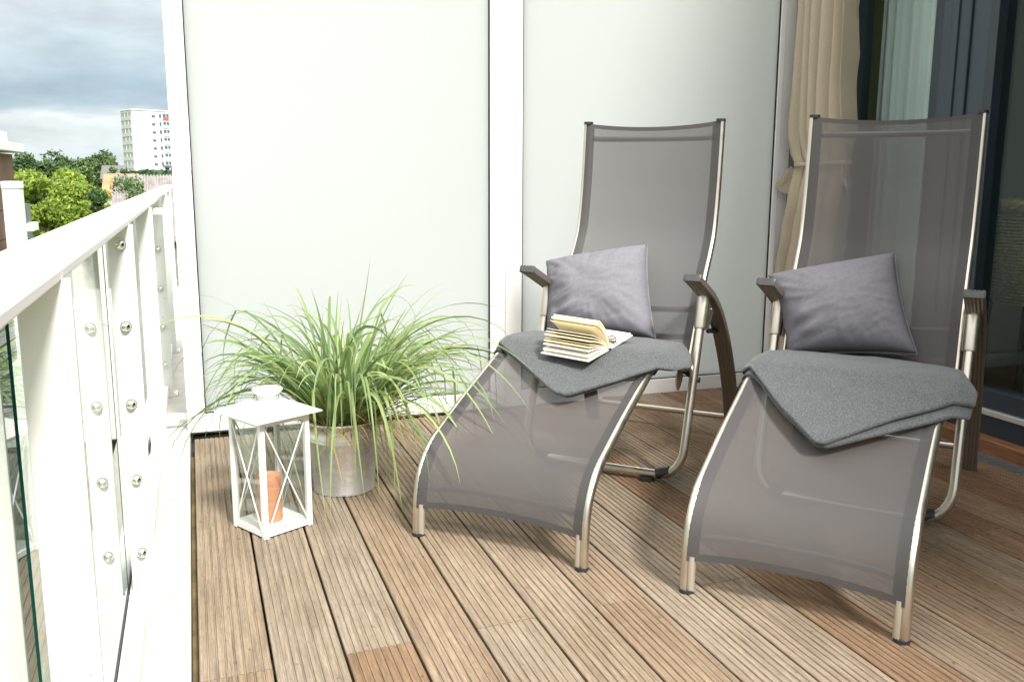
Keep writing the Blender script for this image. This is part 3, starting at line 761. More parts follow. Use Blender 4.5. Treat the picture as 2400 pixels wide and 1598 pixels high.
# ================================================================= CUSHIONS
def cushion(Cc, TL, TR, BR, BL, label, seed, T=0.108):
    pts = [W3(Cc, *p) for p in (TL, TR, BR, BL)]
    ctr = sum(pts, Vector()) / 4
    nrm = (pts[1] - pts[0]).cross(pts[3] - pts[0]).normalized()
    if nrm.dot(M.translation - ctr) < 0: nrm = -nrm
    n = 56; mb = MB()
    def surf(side):
        rows = []
        for i in range(n + 1):
            v = -1 + 2 * i / n; row = []
            for j in range(n + 1):
                u = -1 + 2 * j / n
                uu = u * (1 - 0.060 * (1 - v * v)); vv = v * (1 - 0.060 * (1 - u * u))
                a = (1 - uu) / 2; b = (1 + uu) / 2; c_ = (1 - vv) / 2; d = (1 + vv) / 2
                p = pts[0] * a * d + pts[1] * b * d + pts[2] * b * c_ + pts[3] * a * c_
                e = max(0.0, (1 - u * u) * (1 - v * v))
                h = T * (e ** 0.42)
                q = Vector((u * 2.2 + seed, v * 2.2, side * 3.0))
                edge = min(1.0, 3.5 * (1 - max(abs(u), abs(v))))
                # puckers run in from the seams
                ang = math.atan2(v, u)
                puck = noise.noise(Vector((math.cos(ang) * 7 + seed, math.sin(ang) * 7, max(abs(u), abs(v)) * 1.2)))
                wr = 0.010 * noise.noise(q) + 0.0028 * noise.noise(Vector((u * 3 + v * 5 + seed, (v - u * 0.6) * 11, 1.0))) + 0.011 * puck * max(abs(u), abs(v)) ** 2
                # sharp creases towards the lower left corner
                cz = math.exp(-((u + 0.62) ** 2 + (v + 0.55) ** 2) / 0.09)
                wr += 0.010 * cz * math.sin((v * 1.1 - u * 0.5) * 15 + seed)
                h = h * (1.0 if side > 0 else 0.45) + wr * edge * (1 if side > 0 else 0.4)
                row.append(p + nrm * side * max(h, 0.0015))
            rows.append(row)
        return rows
    mb.grid(surf(1)); mb.grid(surf(-1))
    # join along the border
    import bmesh
    e = empty('cushion', ctr); tag(e, label, 'cushion', 'mauve grey cushions on the loungers')
    o = put('cover', mb, M_pillow, e, smooth=80)
    bm = bmesh.new(); bm.from_mesh(o.data); bmesh.ops.remove_doubles(bm, verts=bm.verts, dist=0.0032); bmesh.ops.recalc_face_normals(bm, faces=bm.faces); bm.to_mesh(o.data); bm.free()
    # seam piping round the edge
    edge = []
    for u, v in [(-1 + 2 * t / 20, 1) for t in range(20)] + [(1, 1 - 2 * t / 20) for t in range(20)] + [(1 - 2 * t / 20, -1) for t in range(20)] + [(-1, -1 + 2 * t / 20) for t in range(21)]:
        uu = u * (1 - 0.060 * (1 - v * v)); vv = v * (1 - 0.060 * (1 - u * u))
        a = (1 - uu) / 2; b = (1 + uu) / 2; c_ = (1 - vv) / 2; d = (1 + vv) / 2
        edge.append(pts[0] * a * d + pts[1] * b * d + pts[2] * b * c_ + pts[3] * a * c_)
    mb = MB(); mb.tube(edge, 0.0028, 6); put('seam', mb, M_pillow, e, smooth=60)
    return e
cushion(C1, (-.347, 1.050, .695), (.045, 1.062, .772), (.147, .884, .462), (-.262, .880, .445), 'mauve grey linen cushion leaning behind the open book', 1.3)
cushion(C2, (-.337, 1.000, .690), (.040, 1.055, .777), (.147, .885, .489), (-.225, .862, .452), 'mauve grey linen cushion on the lounger in front of the beige curtain', 7.9, 0.115)

# ================================================================= BLANKETS
BPROF = [(0.0035, .07), (.014, .14), (.035, .195), (.08, .245), (.155, .285), (.27, .34), (.40, .395), (.515, .443), (.555, .456), (.62, .458), (.72, .452), (.82, .442), (.92, .430)]
bpath = smoothpath([(0, s, z) for s, z in BPROF], 8)
bacc = [0.07]
for a, b in zip(bpath[:-1], bpath[1:]): bacc.append(bacc[-1] + (b - a).length)
def bpos(l):
    for k in range(len(bpath) - 1):
        if l <= bacc[k + 1]:
            t = (l - bacc[k]) / (bacc[k + 1] - bacc[k]); d = (bpath[k + 1] - bpath[k]).normalized(); return bpath[k].lerp(bpath[k + 1], t), Vector((0, -d.z, d.y))
    d = (bpath[-1] - bpath[-2]).normalized(); return bpath[-1] + d * (l - bacc[-1]), Vector((0, -d.z, d.y))
def chaikin(p, it=3):
    for _ in range(it):
        q = []
        for i in range(len(p)):
            a = p[i]; b = p[(i + 1) % len(p)]
            q += [(a[0] * .9 + b[0] * .1, a[1] * .9 + b[1] * .1), (a[0] * .1 + b[0] * .9, a[1] * .1 + b[1] * .9)]
        p = q
    return p
def blanket(Cc, layers, label, seed, HW):
    c0 = W3(Cc, 0, 0.6, 0.47)
    e = empty('folded_blanket', c0); tag(e, label, 'blanket', 'folded grey wool blankets on the loungers')
    for li, (poly, lift, th, hangL) in enumerate(layers):
        po = chaikin(poly, 3); m = len(po)
        cx = sum(p[0] for p in po) / m; cy = sum(p[1] for p in po) / m
        def place(w, l, off):
            p, nn = bpos(l)
            drop = 0.0; ww = w
            if w < -HW:
                ex = -HW - w; drop = hangL * min(ex, 0.12); ww = -HW - ex * math.exp(-ex * 10) * (0.6 if hangL > 1 else 1)
            if w > HW + 0.03:
                drop = 0.7 * (w - HW - 0.03)
            und = 0.006 * noise.noise(Vector((w * 6 + seed, l * 6, li * 3.1))) + 0.003 * noise.noise(Vector((w * 15 + seed, l * 15, 5 + li)))
            q = p + nn * (off + lift + und * min(1, off / max(th, 1e-6)))
            return W3(Cc, ww, q.y, q.z - drop)
        mb = MB(); rings = []
        NR = 26
        for r_ in range(1, NR + 1):
            f = r_ / NR; f = 1 - (1 - f) ** 1.3
            dome = th
            rings.append([place(cx + (p[0] - cx) * f, cy + (p[1] - cy) * f, dome) for p in po])
        # rounded edge
        for a in np.linspace(0, math.pi, 9)[1:]:
            rr = th / 2
            rings.append([place(p[0] + (p[0] - cx) / math.hypot(p[0] - cx, p[1] - cy) * rr * math.sin(a) * 0.9, p[1] + (p[1] - cy) / math.hypot(p[0] - cx, p[1] - cy) * rr * math.sin(a) * 0.9, rr + rr * math.cos(a)) for p in po])
        for r_ in range(6, 0, -1):
            f = r_ / 7; rings.append([place(cx + (p[0] - cx) * f, cy + (p[1] - cy) * f, 0) for p in po])
        vs = [place(cx, cy, th)] + [p for r_ in rings for p in r_]
        fs = [(0, 1 + k, 1 + (k + 1) % m) for k in range(m)]
        for i in range(len(rings) - 1):
            for k in range(m): fs.append((1 + i * m + k, 1 + (i + 1) * m + k, 1 + (i + 1) * m + (k + 1) % m, 1 + i * m + (k + 1) % m))
        o0 = 1 + (len(rings) - 1) * m
        fs.append(tuple(o0 + k for k in range(m)))
        mb.add(vs, fs); put('fold', mb, M_blanket, e, smooth=80)
    return e
p1 = [(.058, .510), (.20, .635), (.275, .70), (.325, .755), (.350, .82), (.32, .93), (.12, 1.06), (-.2, 1.06), (-.30, .98), (-.325, .84), (-.295, .79), (-.255, .755)]
p1b = [(.060, .520), (.20, .640), (.275, .708), (.318, .758), (.342, .82), (.31, .92), (.12, 1.06), (-.2, 1.06), (-.31, .98), (-.345, .84), (-.30, .775), (-.248, .745)]
p1c = [(.065, .550), (.20, .668), (.30, .76), (.325, .82), (.30, .91), (.12, 1.04), (-.2, 1.04), (-.26, .95), (-.25, .80), (-.22, .76)]
blanket(C1, [(p1c, 0.003, 0.010, 0.5), (p1b, 0.0125, 0.011, 0.6), (p1, 0.0225, 0.012, 0.6)], 'grey wool blanket folded to a point under the open book', 2.2, C1[2])
p2 = [(.002, .445), (.15, .590), (.26, .672), (.325, .735), (.325, .80), (.27, .93), (.05, 1.06), (-.2, 1.06), (-.31, .98), (-.345, .86), (-.31, .79), (-.240, .745), (-.12, .58)]
p2b = [(.006, .450), (.16, .562), (.265, .634), (.318, .692), (.320, .78), (.27, .93), (.05, 1.06), (-.2, 1.06), (-.33, .97), (-.40, .82), (-.33, .74), (-.235, .735), (-.115, .575)]
p2c = [(.03, .49), (.15, .61), (.26, .695), (.26, .80), (.2, .93), (.05, 1.04), (-.2, 1.04), (-.36, .95), (-.46, .83), (-.38, .72), (-.22, .73)]
blanket(C2, [(p2c, 0.003, 0.010, 1.1), (p2b, 0.0125, 0.011, 0.9), (p2, 0.0265, 0.012, 0.7)], 'grey wool blanket folded to a point, nothing lying on it', 5.5, C2[2])

# ================================================================= BOOK + SPECTACLES
def book():
    S1 = W3(C1, .118, .515, .4865)                        # near end of the spine
    A = W3(C1, -.111, .494, .500); B = W3(C1, .036, .464, .492)
    e1 = (A - B).normalized(); up = Vector((0, 0, 1))
    e1 = (e1 - up * e1.dot(up) * 0.5).normalized()
    e2 = e1.cross(up).normalized()
    if e2.dot(B - S1) < 0: e2 = -e2                      # towards the left cover fore edge
    e2 = (e2 + up * -0.17).normalized(); e1 = (e1 - e2 * e1.dot(e2)).normalized()
    e3 = e2.cross(e1).normalized()
    if e3.z < 0: e3 = -e3
    H = 0.170; Wd = 0.116
    e = empty('open_book', S1); tag(e, 'open book with cream pages fanned up, lying on the folded blanket', 'book')
    def loc(a, b, c_): return S1 + e1 * a + e2 * b + e3 * c_
    def slab(nm, prof, a0, a1, m):
        k = len(prof); mb = MB()
        vs = [loc(a0, *p) for p in prof] + [loc(a1, *p) for p in prof]
        mb.add(vs, [tuple(range(k)), tuple(reversed(range(k, 2 * k)))] + [(i, i + k, (i + 1) % k + k, (i + 1) % k) for i in range(k)])
        return put(nm, mb, m, e, smooth=35)
    slab('cover', [(0.006, 0.0), (Wd + 0.004, 0.0), (Wd + 0.004, 0.0025), (0.006, 0.0025)], -0.004, H + 0.004, M_cover)
    slab('cover', [(-0.008, 0.0), (-Wd - 0.018, 0.004), (-Wd - 0.018, 0.0065), (-0.008, 0.0025)], -0.004, H + 0.004, M_cover)
    slab('spine', [(0.0065, -0.001), (0.0065, 0.003), (0.0, 0.0045), (-0.0085, 0.003), (-0.0085, -0.001), (0, -0.004)], -0.004, H + 0.004, M_spine)
    def page_curve(th0, th1, ln, nseg=12):
        pts = [(0.0, 0.0045)]
        for i in range(nseg):
            t = (i + 0.5) / nseg; th = th0 + (th1 - th0) * t
            pts.append((pts[-1][0] + math.cos(th) * ln / nseg, pts[-1][1] + math.sin(th) * ln / nseg))
        return pts
    def block(nm, th0, th1, ln, thick, m):
        c = page_curve(th0, th1, ln); top = []
        for i, (x, z) in enumerate(c):
            a = c[min(i + 1, len(c) - 1)]; b = c[max(i - 1, 0)]; d = math.hypot(a[0] - b[0], a[1] - b[1]); nx, nz = -(a[1] - b[1]) / d, (a[0] - b[0]) / d
            f = min(1, i / 3 + 0.1)
            top.append((x + nx * thick * f, z + nz * thick * f))
        return slab(nm, c + top[::-1], 0.0, H, m)
    block('page_block', R(6), R(-1), Wd - 0.004, 0.006, M_pagew)
    for i, (a, b, th, m_) in enumerate(((20, 3, 0.0035, M_pagew), (27, 8, 0.0030, M_page), (33, 12, 0.0010, M_page), (39, 15, 0.0042, M_page), (46, 20, 0.0026, M_page), (52, 25, 0.0012, M_pagew))):
        block('page', R(a), R(b), Wd - 0.004 - 0.002 * (i % 3), th, m_)
    block('page', R(72), R(34), Wd - 0.005, 0.0014, M_page)
    block('page_block', R(80), R(36), Wd - 0.004, 0.0065, M_page)
    block('page_block', R(86), R(43), Wd - 0.006, 0.0060, M_page)
    # right half lies flat
    rb = [(-0.001, 0.005)] + [(-x, 0.0075 + 0.035 * x + 0.010 * math.exp(-x * 18)) for x in np.linspace(0.008, Wd + 0.014, 10)]
    rb += [(-(Wd + 0.014), 0.0068)] + [(-0.006, 0.003)]
    slab('page_block', rb, 0.0, H, M_pagew)
    # folded spectacles on the right page
    g = loc(0.004, -0.024, 0.026)
    s = empty('folded_spectacles', g); tag(s, 'dark folded spectacles resting against the raised pages of the open book', 'spectacles')
    ax = (e1 * 0.75 + e2 * 0.35).normalized(); ay = (e3 * 0.75 - e2 * 0.65).normalized(); ay = (ay - ax * ay.dot(ax)).normalized(); az = ax.cross(ay)
    for sx in (-0.0, 0.031):
        ring = [g + ax * (sx + 0.0145 * math.cos(a)) + ay * (0.0105 * math.sin(a)) for a in np.linspace(0, 2 * math.pi, 30)]
        mb = MB(); mb.tube(ring, 0.0019, 6); rm = put('rim', mb, M_horn, s, smooth=50)
        mb = MB(); mb.add(ring[:-1], [tuple(range(29))]); put('lens', mb, M_lens, rm)
    mb = MB(); mb.tube([g + ax * 0.0135 + ay * 0.003, g + ax * 0.016 + ay * 0.006, g + ax * 0.0175 + ay * 0.003], 0.0012, 6); put('bridge', mb, M_steel, s, smooth=50)
    for q in (0, 1):
        x0 = -0.0145 if q == 0 else 0.0455; x1 = 0.052 if q == 0 else -0.018
        mb = MB(); mb.tube(smoothpath([g + ax * x0 + ay * 0.004, g + ax * x0 + az * 0.004 + ay * 0.004, g + ax * (x0 * .3 + x1 * .7) + az * (0.006 + q * 0.003) + ay * (-0.002), g + ax * x1 + az * (0.006 + q * 0.003) - ay * 0.010], 5), 0.0015, 6); put('temple', mb, M_horn, s, smooth=50)
book()

# ================================================================= LANTERN + CANDLE
F = Vector((0.2655, 2.536, 0)); eR = Vector((0.141, 0.078, 0)).normalized(); eL = Vector((-eR.y, eR.x, 0)); SD = 0.163
lan = empty('lantern', F + (eR + eL) * SD / 2); tag(lan, 'white metal lantern with glass sides and crossed bars standing on the deck', 'lantern')
def lp(a, b, z): return F + eR * a + eL * b + Vector((0, 0, z))
def lbox(mb, a0, a1, b0, b1, z0, z1):
    vs = [lp(a, b, z) for z in (z0, z1) for b in (b0, b1) for a in (a0, a1)]
    mb.add(vs, [(0, 2, 3, 1), (4, 5, 7, 6), (0, 1, 5, 4), (2, 6, 7, 3), (0, 4, 6, 2), (1, 3, 7, 5)]); return mb
HT = 0.343
mb = MB(); lbox(mb, 0.0012, SD - 0.0012, 0.0012, SD - 0.0012, 0.004, 0.020); put('base', mb, M_lwhite, lan, bevel=0.001)
pw = 0.0145
for a in (0, SD - pw):
    for b in (0, SD - pw):
        mb = MB(); lbox(mb, a, a + pw, b, b + pw, 0.0, HT); put('corner_post', mb, M_lwhite, lan, bevel=0.001)
mb = MB()
for (a0, a1, b0, b1) in ((pw, SD - pw, 0.002, 0.010), (pw, SD - pw, SD - 0.010, SD - 0.002), (0.002, 0.010, pw, SD - pw), (SD - 0.010, SD - 0.002, pw, SD - pw)):
    lbox(mb, a0, a1, b0, b1, HT - 0.018, HT - 0.001)
put('top_frame', mb, M_lwhite, lan)
for (p, q, n_) in ((lp(pw, 0.0045, 0), lp(SD - pw, 0.0045, 0), -eL), (lp(pw, SD - 0.0045, 0), lp(SD - pw, SD - 0.0045, 0), eL), (lp(0.0045, pw, 0), lp(0.0045, SD - pw, 0), -eR), (lp(SD - 0.0045, pw, 0), lp(SD - 0.0045, SD - pw, 0), eR)):
    mb = MB(); z0 = Vector((0, 0, 0.021)); z1 = Vector((0, 0, HT - 0.019))
    mb.tube([p + z0 + n_ * 0.0030, q + z1 + n_ * 0.0030], 0.0021, 8); mb.tube([q + z0 + n_ * 0.0012, p + z1 + n_ * 0.0012], 0.0021, 8)
    put('crossed_bars', mb, M_lwhite, lan, smooth=50)
    mb = MB(); t = n_ * -0.0025
    vs = [p + z0 + t, q + z0 + t, q + z1 + t, p + z1 + t]; vs += [v + n_ * -0.002 for v in vs]
    mb.add(vs, [(0, 1, 2, 3), (7, 6, 5, 4), (0, 4, 5, 1), (1, 5, 6, 2), (2, 6, 7, 3), (3, 7, 4, 0)]); put('glass_side', mb, M_lglass, lan)
OV = 0.028; cc = SD / 2
mb = MB()
def sq(h, z): return [lp(cc - h, cc - h, z), lp(cc + h, cc - h, z), lp(cc + h, cc + h, z), lp(cc - h, cc + h, z)]
lev = [sq(cc + OV - 0.002, HT), sq(cc + OV, HT + 0.001), sq(cc + OV, HT + 0.004), sq(0.045, HT + 0.034), sq(0.030, HT + 0.036)]
vs = [p for l_ in lev for p in l_]; fs = [(3, 2, 1, 0), (16, 17, 18, 19)]
for i in range(4):
    for k in range(4): fs.append((i * 4 + k, i * 4 + (k + 1) % 4, (i + 1) * 4 + (k + 1) % 4, (i + 1) * 4 + k))
mb.add(vs, fs); put('roof', mb, M_lwhite, lan, bevel=0.001)
mb = MB(); ct = lp(cc, cc, HT + 0.034); mb.lathe([(0.030, 0), (0.031, 0.020), (0.037, 0.024), (0.042, 0.029), (0.043, 0.033), (0.040, 0.036), (0.0, 0.038)], 36, ct)
vt = put('vent_cap', mb, M_lwhite, lan, smooth=40)
mb = MB()
for zz in (0.007, 0.014):
    for k in range(22):
        a = 2 * math.pi * (k + (0.5 if zz > 0.01 else 0)) / 22; p = ct + Vector((0.0308 * math.cos(a), 0.0308 * math.sin(a), zz)); d = Vector((math.cos(a), math.sin(a), 0))
        mb.tube([p - d * 0.0008, p + d * 0.0006], 0.0018, 6)
put('vent_holes', mb, M_gasket, vt, smooth=40)
cp = lp(cc - 0.006, cc + 0.002, 0.0205)
can = empty('pillar_candle', cp); tag(can, 'salmon orange pillar candle standing inside the white lantern', 'candle')
mb = MB(); pr = [(0.034, 0)] + [(0.0345 + 0.0006 * math.sin(i * 2.1), 0.003 + i * 0.0072) for i in range(18)] + [(0.034, 0.1335), (0.033, 0.136), (0.029, 0.131), (0.012, 0.122), (0.0, 0.120)]
mb.lathe(pr, 36, cp, cap0=True); put('wax', mb, M_candle, can, smooth=60)
mb = MB(); mb.tube([cp + Vector((0, 0, 0.119)), cp + Vector((0.001, 0, 0.131)), cp + Vector((0.004, 0, 0.137))], 0.0012, 6); put('wick', mb, M_wick, can)

# ================================================================= BUCKET + GRASS
BX, BY = 0.548, 2.918
M_zinc = bpy.data.materials.new("galvanised_zinc"); M_zinc.use_nodes = True
t = M_zinc.node_tree; b = t.nodes['Principled BSDF']; b.inputs['Metallic'].default_value = 0.82
c_ = t.nodes.new('ShaderNodeTexCoord'); vo = t.nodes.new('ShaderNodeTexVoronoi'); vo.inputs['Scale'].default_value = 55
nz_ = t.nodes.new('ShaderNodeTexNoise'); nz_.inputs['Scale'].default_value = 9; nz_.inputs['Detail'].default_value = 6
t.links.new(c_.outputs['Object'], vo.inputs['Vector']); t.links.new(c_.outputs['Object'], nz_.inputs['Vector'])
r_ = t.nodes.new('ShaderNodeValToRGB'); r_.color_ramp.elements[0].color = (0.72, 0.73, 0.73, 1); r_.color_ramp.elements[1].color = (0.84, 0.85, 0.85, 1)
sp_ = t.nodes.new('ShaderNodeSeparateColor'); t.links.new(vo.outputs['Color'], sp_.inputs[0]); t.links.new(sp_.outputs[0], r_.inputs[0]); t.links.new(r_.outputs[0], b.inputs['Base Color'])
q_ = t.nodes.new('ShaderNodeMapRange'); q_.inputs[1].default_value = 0.3; q_.inputs[2].default_value = 0.7; q_.inputs[3].default_value = 0.2; q_.inputs[4].default_value = 0.38
t.links.new(nz_.outputs['Fac'], q_.inputs[0]); t.links.new(q_.outputs[0], b.inputs['Roughness'])
bk = empty('zinc_bucket', (BX, BY, 0)); tag(bk, 'galvanised zinc bucket used as a planter, beside the lantern', 'bucket')
mb = MB()
mb.lathe([(0.0, 0.006), (0.094, 0.006), (0.097, 0.0005), (0.0995, 0.001), (0.100, 0.008), (0.0985, 0.012), (0.112, 0.170), (0.1135, 0.173), (0.1135, 0.177), (0.1128, 0.180), (0.1140, 0.183), (0.1140, 0.187), (0.1132, 0.190),
          (0.1168, 0.228), (0.1195, 0.230), (0.1205, 0.234), (0.1190, 0.238), (0.1160, 0.237), (0.1150, 0.230), (0.1125, 0.19), (0.110, 0.150)], 72, (BX, BY, 0))
put('shell', mb, M_zinc, bk, smooth=50)
mb = MB(); mb.lathe([(0.112, 0.197), (0.08, 0.205), (0.0, 0.21)], 40, (BX, BY, 0)); put('soil', mb, M_soil, bk, smooth=60)
gp = empty('ornamental_grass', (BX, BY, 0.2)); tag(gp, 'tussock of long arching green grass growing in the zinc bucket', 'plant')
rg = random.Random(11)
def ribbon(mb, pts, wmax, side, fold=0.0):
    m_ = len(pts); vs = []; fs = []
    for i, p in enumerate(pts):
        t_ = i / (m_ - 1); d = (pts[min(i + 1, m_ - 1)] - pts[max(i - 1, 0)]).normalized()
        s_ = (side - d * side.dot(d)).normalized(); nn = s_.cross(d)
        w_ = wmax * (0.55 + 0.45 * min(1, t_ * 4)) * (1 - t_ ** 2.8) + 0.0003
        vs += [p - s_ * w_ / 2, p - nn * w_ * 0.18, p + s_ * w_ / 2]
    for i in range(m_ - 1):
        fs += [(i * 3, i * 3 + 1, i * 3 + 4, i * 3 + 3), (i * 3 + 1, i * 3 + 2, i * 3 + 5, i * 3 + 4)]
    mb.add(vs, fs)
def in_lantern(p):
    a = (p - F).dot(eR); b = (p - F).dot(eL); return -0.034 < a < SD + 0.034 and -0.034 < b < SD + 0.034 and p.z < 0.40
green = MB(); dry = MB()
def okblade(pts):
    for p in pts:
        if p.y > 3.785 or p.z < 0.004 or in_lantern(p) or p.x < -0.5: return False
        if math.hypot(p.x - BX, p.y - BY) < 0.125 and p.z < 0.19: return False
    return True
cnt = 0; tries = 0
while cnt < 270 and tries < 9000:
    tries += 1
    a = rg.uniform(0, 2 * math.pi); rb = 0.10 * math.sqrt(rg.random())
    base = Vector((BX + rb * math.cos(a), BY + rb * math.sin(a), 0.205))
    az = a + rg.gauss(0, 0.7)
    inner = 1 - rb / 0.10
    kind = rg.random()
    if kind < 0.13:      # stiff upright blades
        th = R(rg.uniform(66, 88)); bend = R(rg.uniform(5, 40)); Lg = rg.uniform(0.30, 0.50)
    elif kind < 0.60:    # arching
        th = R(rg.uniform(48, 80)); bend = R(rg.uniform(55, 125)); Lg = rg.uniform(0.34, 0.66)
    else:                # long drooping
        th = R(rg.uniform(38, 72)) + inner * R(8); bend = R(rg.uniform(95, 165)); Lg = rg.uniform(0.45, 0.80)
    p = base.copy(); pts = [p.copy()]; ns = 14; sw = rg.gauss(0, 0.35); pw_ = rg.uniform(1.0, 2.4); tk = rg.uniform(0.45, 0.75); kink = R(rg.uniform(40, 80)) if rg.random() < 0.16 else 0
    for i in range(ns):
        t_ = (i + 0.5) / ns; e_ = max(R(-88), th - bend * t_ ** pw_ - (kink if t_ > tk else 0)); zz = az + sw * t_
        p = p + Vector((math.cos(e_) * math.cos(zz), math.cos(e_) * math.sin(zz), math.sin(e_))) * Lg / ns; pts.append(p.copy())
    if not okblade(pts): continue
    side = Vector((-math.sin(az), math.cos(az), 0)) + Vector((rg.gauss(0, .45), rg.gauss(0, .45), rg.gauss(0, .45)))
    green.t = min(1, max(0, rg.gauss(0.5, 0.3)))
    ribbon(green, pts, rg.uniform(0.007, 0.0145), side); cnt += 1
for i in range(240):
    a = rg.uniform(0, 2 * math.pi); rb = rg.uniform(0.05, 0.105); base = Vector((BX + rb * math.cos(a), BY + rb * math.sin(a), 0.205)); az = a + rg.gauss(0, 0.8)
    th = R(rg.uniform(15, 60)); bend = R(rg.uniform(10, 90)); Lg = rg.uniform(0.12, 0.34); p = base.copy(); pts = [p.copy()]
    for k in range(8):
        t_ = (k + .5) / 8; e_ = th - bend * t_; p = p + Vector((math.cos(e_) * math.cos(az), math.cos(e_) * math.sin(az), math.sin(e_))) * Lg / 8; pts.append(p.copy())
    if not okblade(pts): continue
    dry.t = rg.random(); ribbon(dry, pts, rg.uniform(0.003, 0.006), Vector((-math.sin(az), math.cos(az), rg.gauss(0, .4))))
# long single blades of the photograph: base -> control -> tip
def hero(c, e_, w_=0.008, b0=None, tint=0.6):
    b0 = b0 or Vector((BX + rg.uniform(-.06, .06), BY + rg.uniform(-.07, .03), 0.205)); c = Vector(c); e_ = Vector(e_)
    pts = [b0 * (1 - t_) ** 2 + c * 2 * t_ * (1 - t_) + e_ * t_ ** 2 for t_ in np.linspace(0, 1, 18)]
    d = e_ - b0; green.t = tint; ribbon(green, pts, w_ * 1.35, Vector((-d.y, d.x, 0.15)).normalized())
for c, e_, w_, tn in (((.62, 2.93, .52), (.655, 2.93, .755), .009, .8), ((.60, 2.90, .48), (.775, 2.92, .70), .008, .4), ((.52, 2.9, .45), (.545, 2.9, .66), .007, .7),
                      ((.15, 2.80, .70), (.035, 2.75, .555), .008, .7), ((.28, 2.9, .72), (.10, 2.95, .23), .008, .6), ((.35, 2.85, .60), (.13, 2.8, .30), .008, .75),
                      ((.85, 2.80, .72), (1.10, 2.55, .40), .008, .6), ((.82, 2.62, .72), (1.02, 2.42, .335), .009, .8), ((.78, 2.6, .68), (.93, 2.42, .22), .010, .85), ((.75, 2.65, .66), (.95, 2.45, .30), .010, .5),
                      ((.60, 2.55, .62), (.665, 2.55, .01), .010, .85), ((.66, 2.6, .60), (.655, 2.62, .02), .009, .7), ((.52, 2.70, .60), (.565, 2.62, .05), .009, .9), ((.58, 2.72, .55), (.545, 2.70, .03), .009, .8),
                      ((.95, 3.05, .70), (1.13, 2.95, .42), .007, .5), ((.9, 2.95, .62), (1.15, 2.75, .36), .007, .7), ((.75, 2.75, .48), (.80, 2.6, .03), .008, .6), ((.80, 2.75, .5), (.87, 2.66, .05), .008, .5),
                      ((.20, 2.98, .75), (.07, 3.0, .62), .006, .6), ((.40, 2.72, .62), (.44, 2.55, .02), .008, .85)):
    hero(c, e_, w_, None, tn)
rg2 = random.Random(5)
for i in range(46):
    a = rg2.uniform(-1.9, 0.35) if i < 32 else rg2.uniform(2.2, 3.9)
    d = rg2.uniform(0.22, 0.50); e_ = Vector((BX + d * math.cos(a) * 1.05, BY + d * math.sin(a) * 0.85, rg2.uniform(0.03, 0.32)))
    c = Vector((BX + d * 0.72 * math.cos(a), BY + d * 0.62 * math.sin(a), rg2.uniform(0.48, 0.74)))
    b0 = Vector((BX + rg2.uniform(-.07, .07), BY + rg2.uniform(-.07, .07), 0.205))
    if okblade([b0 * (1 - t_) ** 2 + c * 2 * t_ * (1 - t_) + e_ * t_ ** 2 for t_ in np.linspace(0, 1, 18)]): hero(c, e_, rg2.uniform(0.0055, 0.0085), b0, rg2.uniform(0.35, 1.0))
put('leaves', green, M_grass, gp, smooth=60)
put('dry_leaves', dry, M_dry, gp, smooth=60)

# ================================================================= BACKGROUND
M_tower = mat("white_render", (0.80, 0.80, 0.79), 0.8, noise_amt=0.03, noise_scale=0.3)
M_win = mat("window_dark", (0.10, 0.12, 0.14), 0.2, spec=0.6)
M_balc = mat("pale_green_balcony", (0.50, 0.58, 0.55), 0.5)
M_recess = mat("loggia_wall", (0.42, 0.40, 0.35), 0.8)
M_brick = mat("brown_facing_panel", (0.20, 0.115, 0.075), 0.8, noise_amt=0.2, noise_scale=3)
M_tile = mat("orange_roof_tile", (0.55, 0.20, 0.10), 0.8, noise_amt=0.2, noise_scale=2)
M_groof = mat("grey_roof", (0.12, 0.12, 0.118), 0.8, noise_amt=0.15, noise_scale=2)
M_corr = mat("weathered_slats", (0.24, 0.222, 0.208), 0.85, noise_amt=0.25, noise_scale=3)
M_redp = mat("red_awning", (0.55, 0.10, 0.07), 0.7)
M_bark = mat("bark", (0.08, 0.06, 0.045), 0.95, noise_amt=0.3)

tw = empty('tower_block', (-17.74, 356.0, -9.0)); tag(tw, 'white ten storey apartment tower standing far behind the trees', 'tower')
u = Vector((math.cos(R(24)), math.sin(R(24)), 0)); v = Vector((-u.y, u.x, 0)); O = Vector((-17.74, 356.0, 0))
def tq(a, b, z): return O + u * a + v * b + Vector((0, 0, z))
def tbox(mb, a0, a1, b0, b1, z0, z1):
    vs = [tq(a, b, z) for z in (z0, z1) for b in (b0, b1) for a in (a0, a1)]
    mb.add(vs, [(0, 2, 3, 1), (4, 5, 7, 6), (0, 1, 5, 4), (2, 6, 7, 3), (0, 4, 6, 2), (1, 3, 7, 5)]); return mb
mb = MB(); tbox(mb, 0, 30, 0, 10.5, -9, 23.2); put('wall', mb, M_tower, tw)
mb = MB(); tbox(mb, -0.3, 30.3, -0.3, 10.8, 23.25, 23.6); put('roof_edge', mb, M_tower, tw)
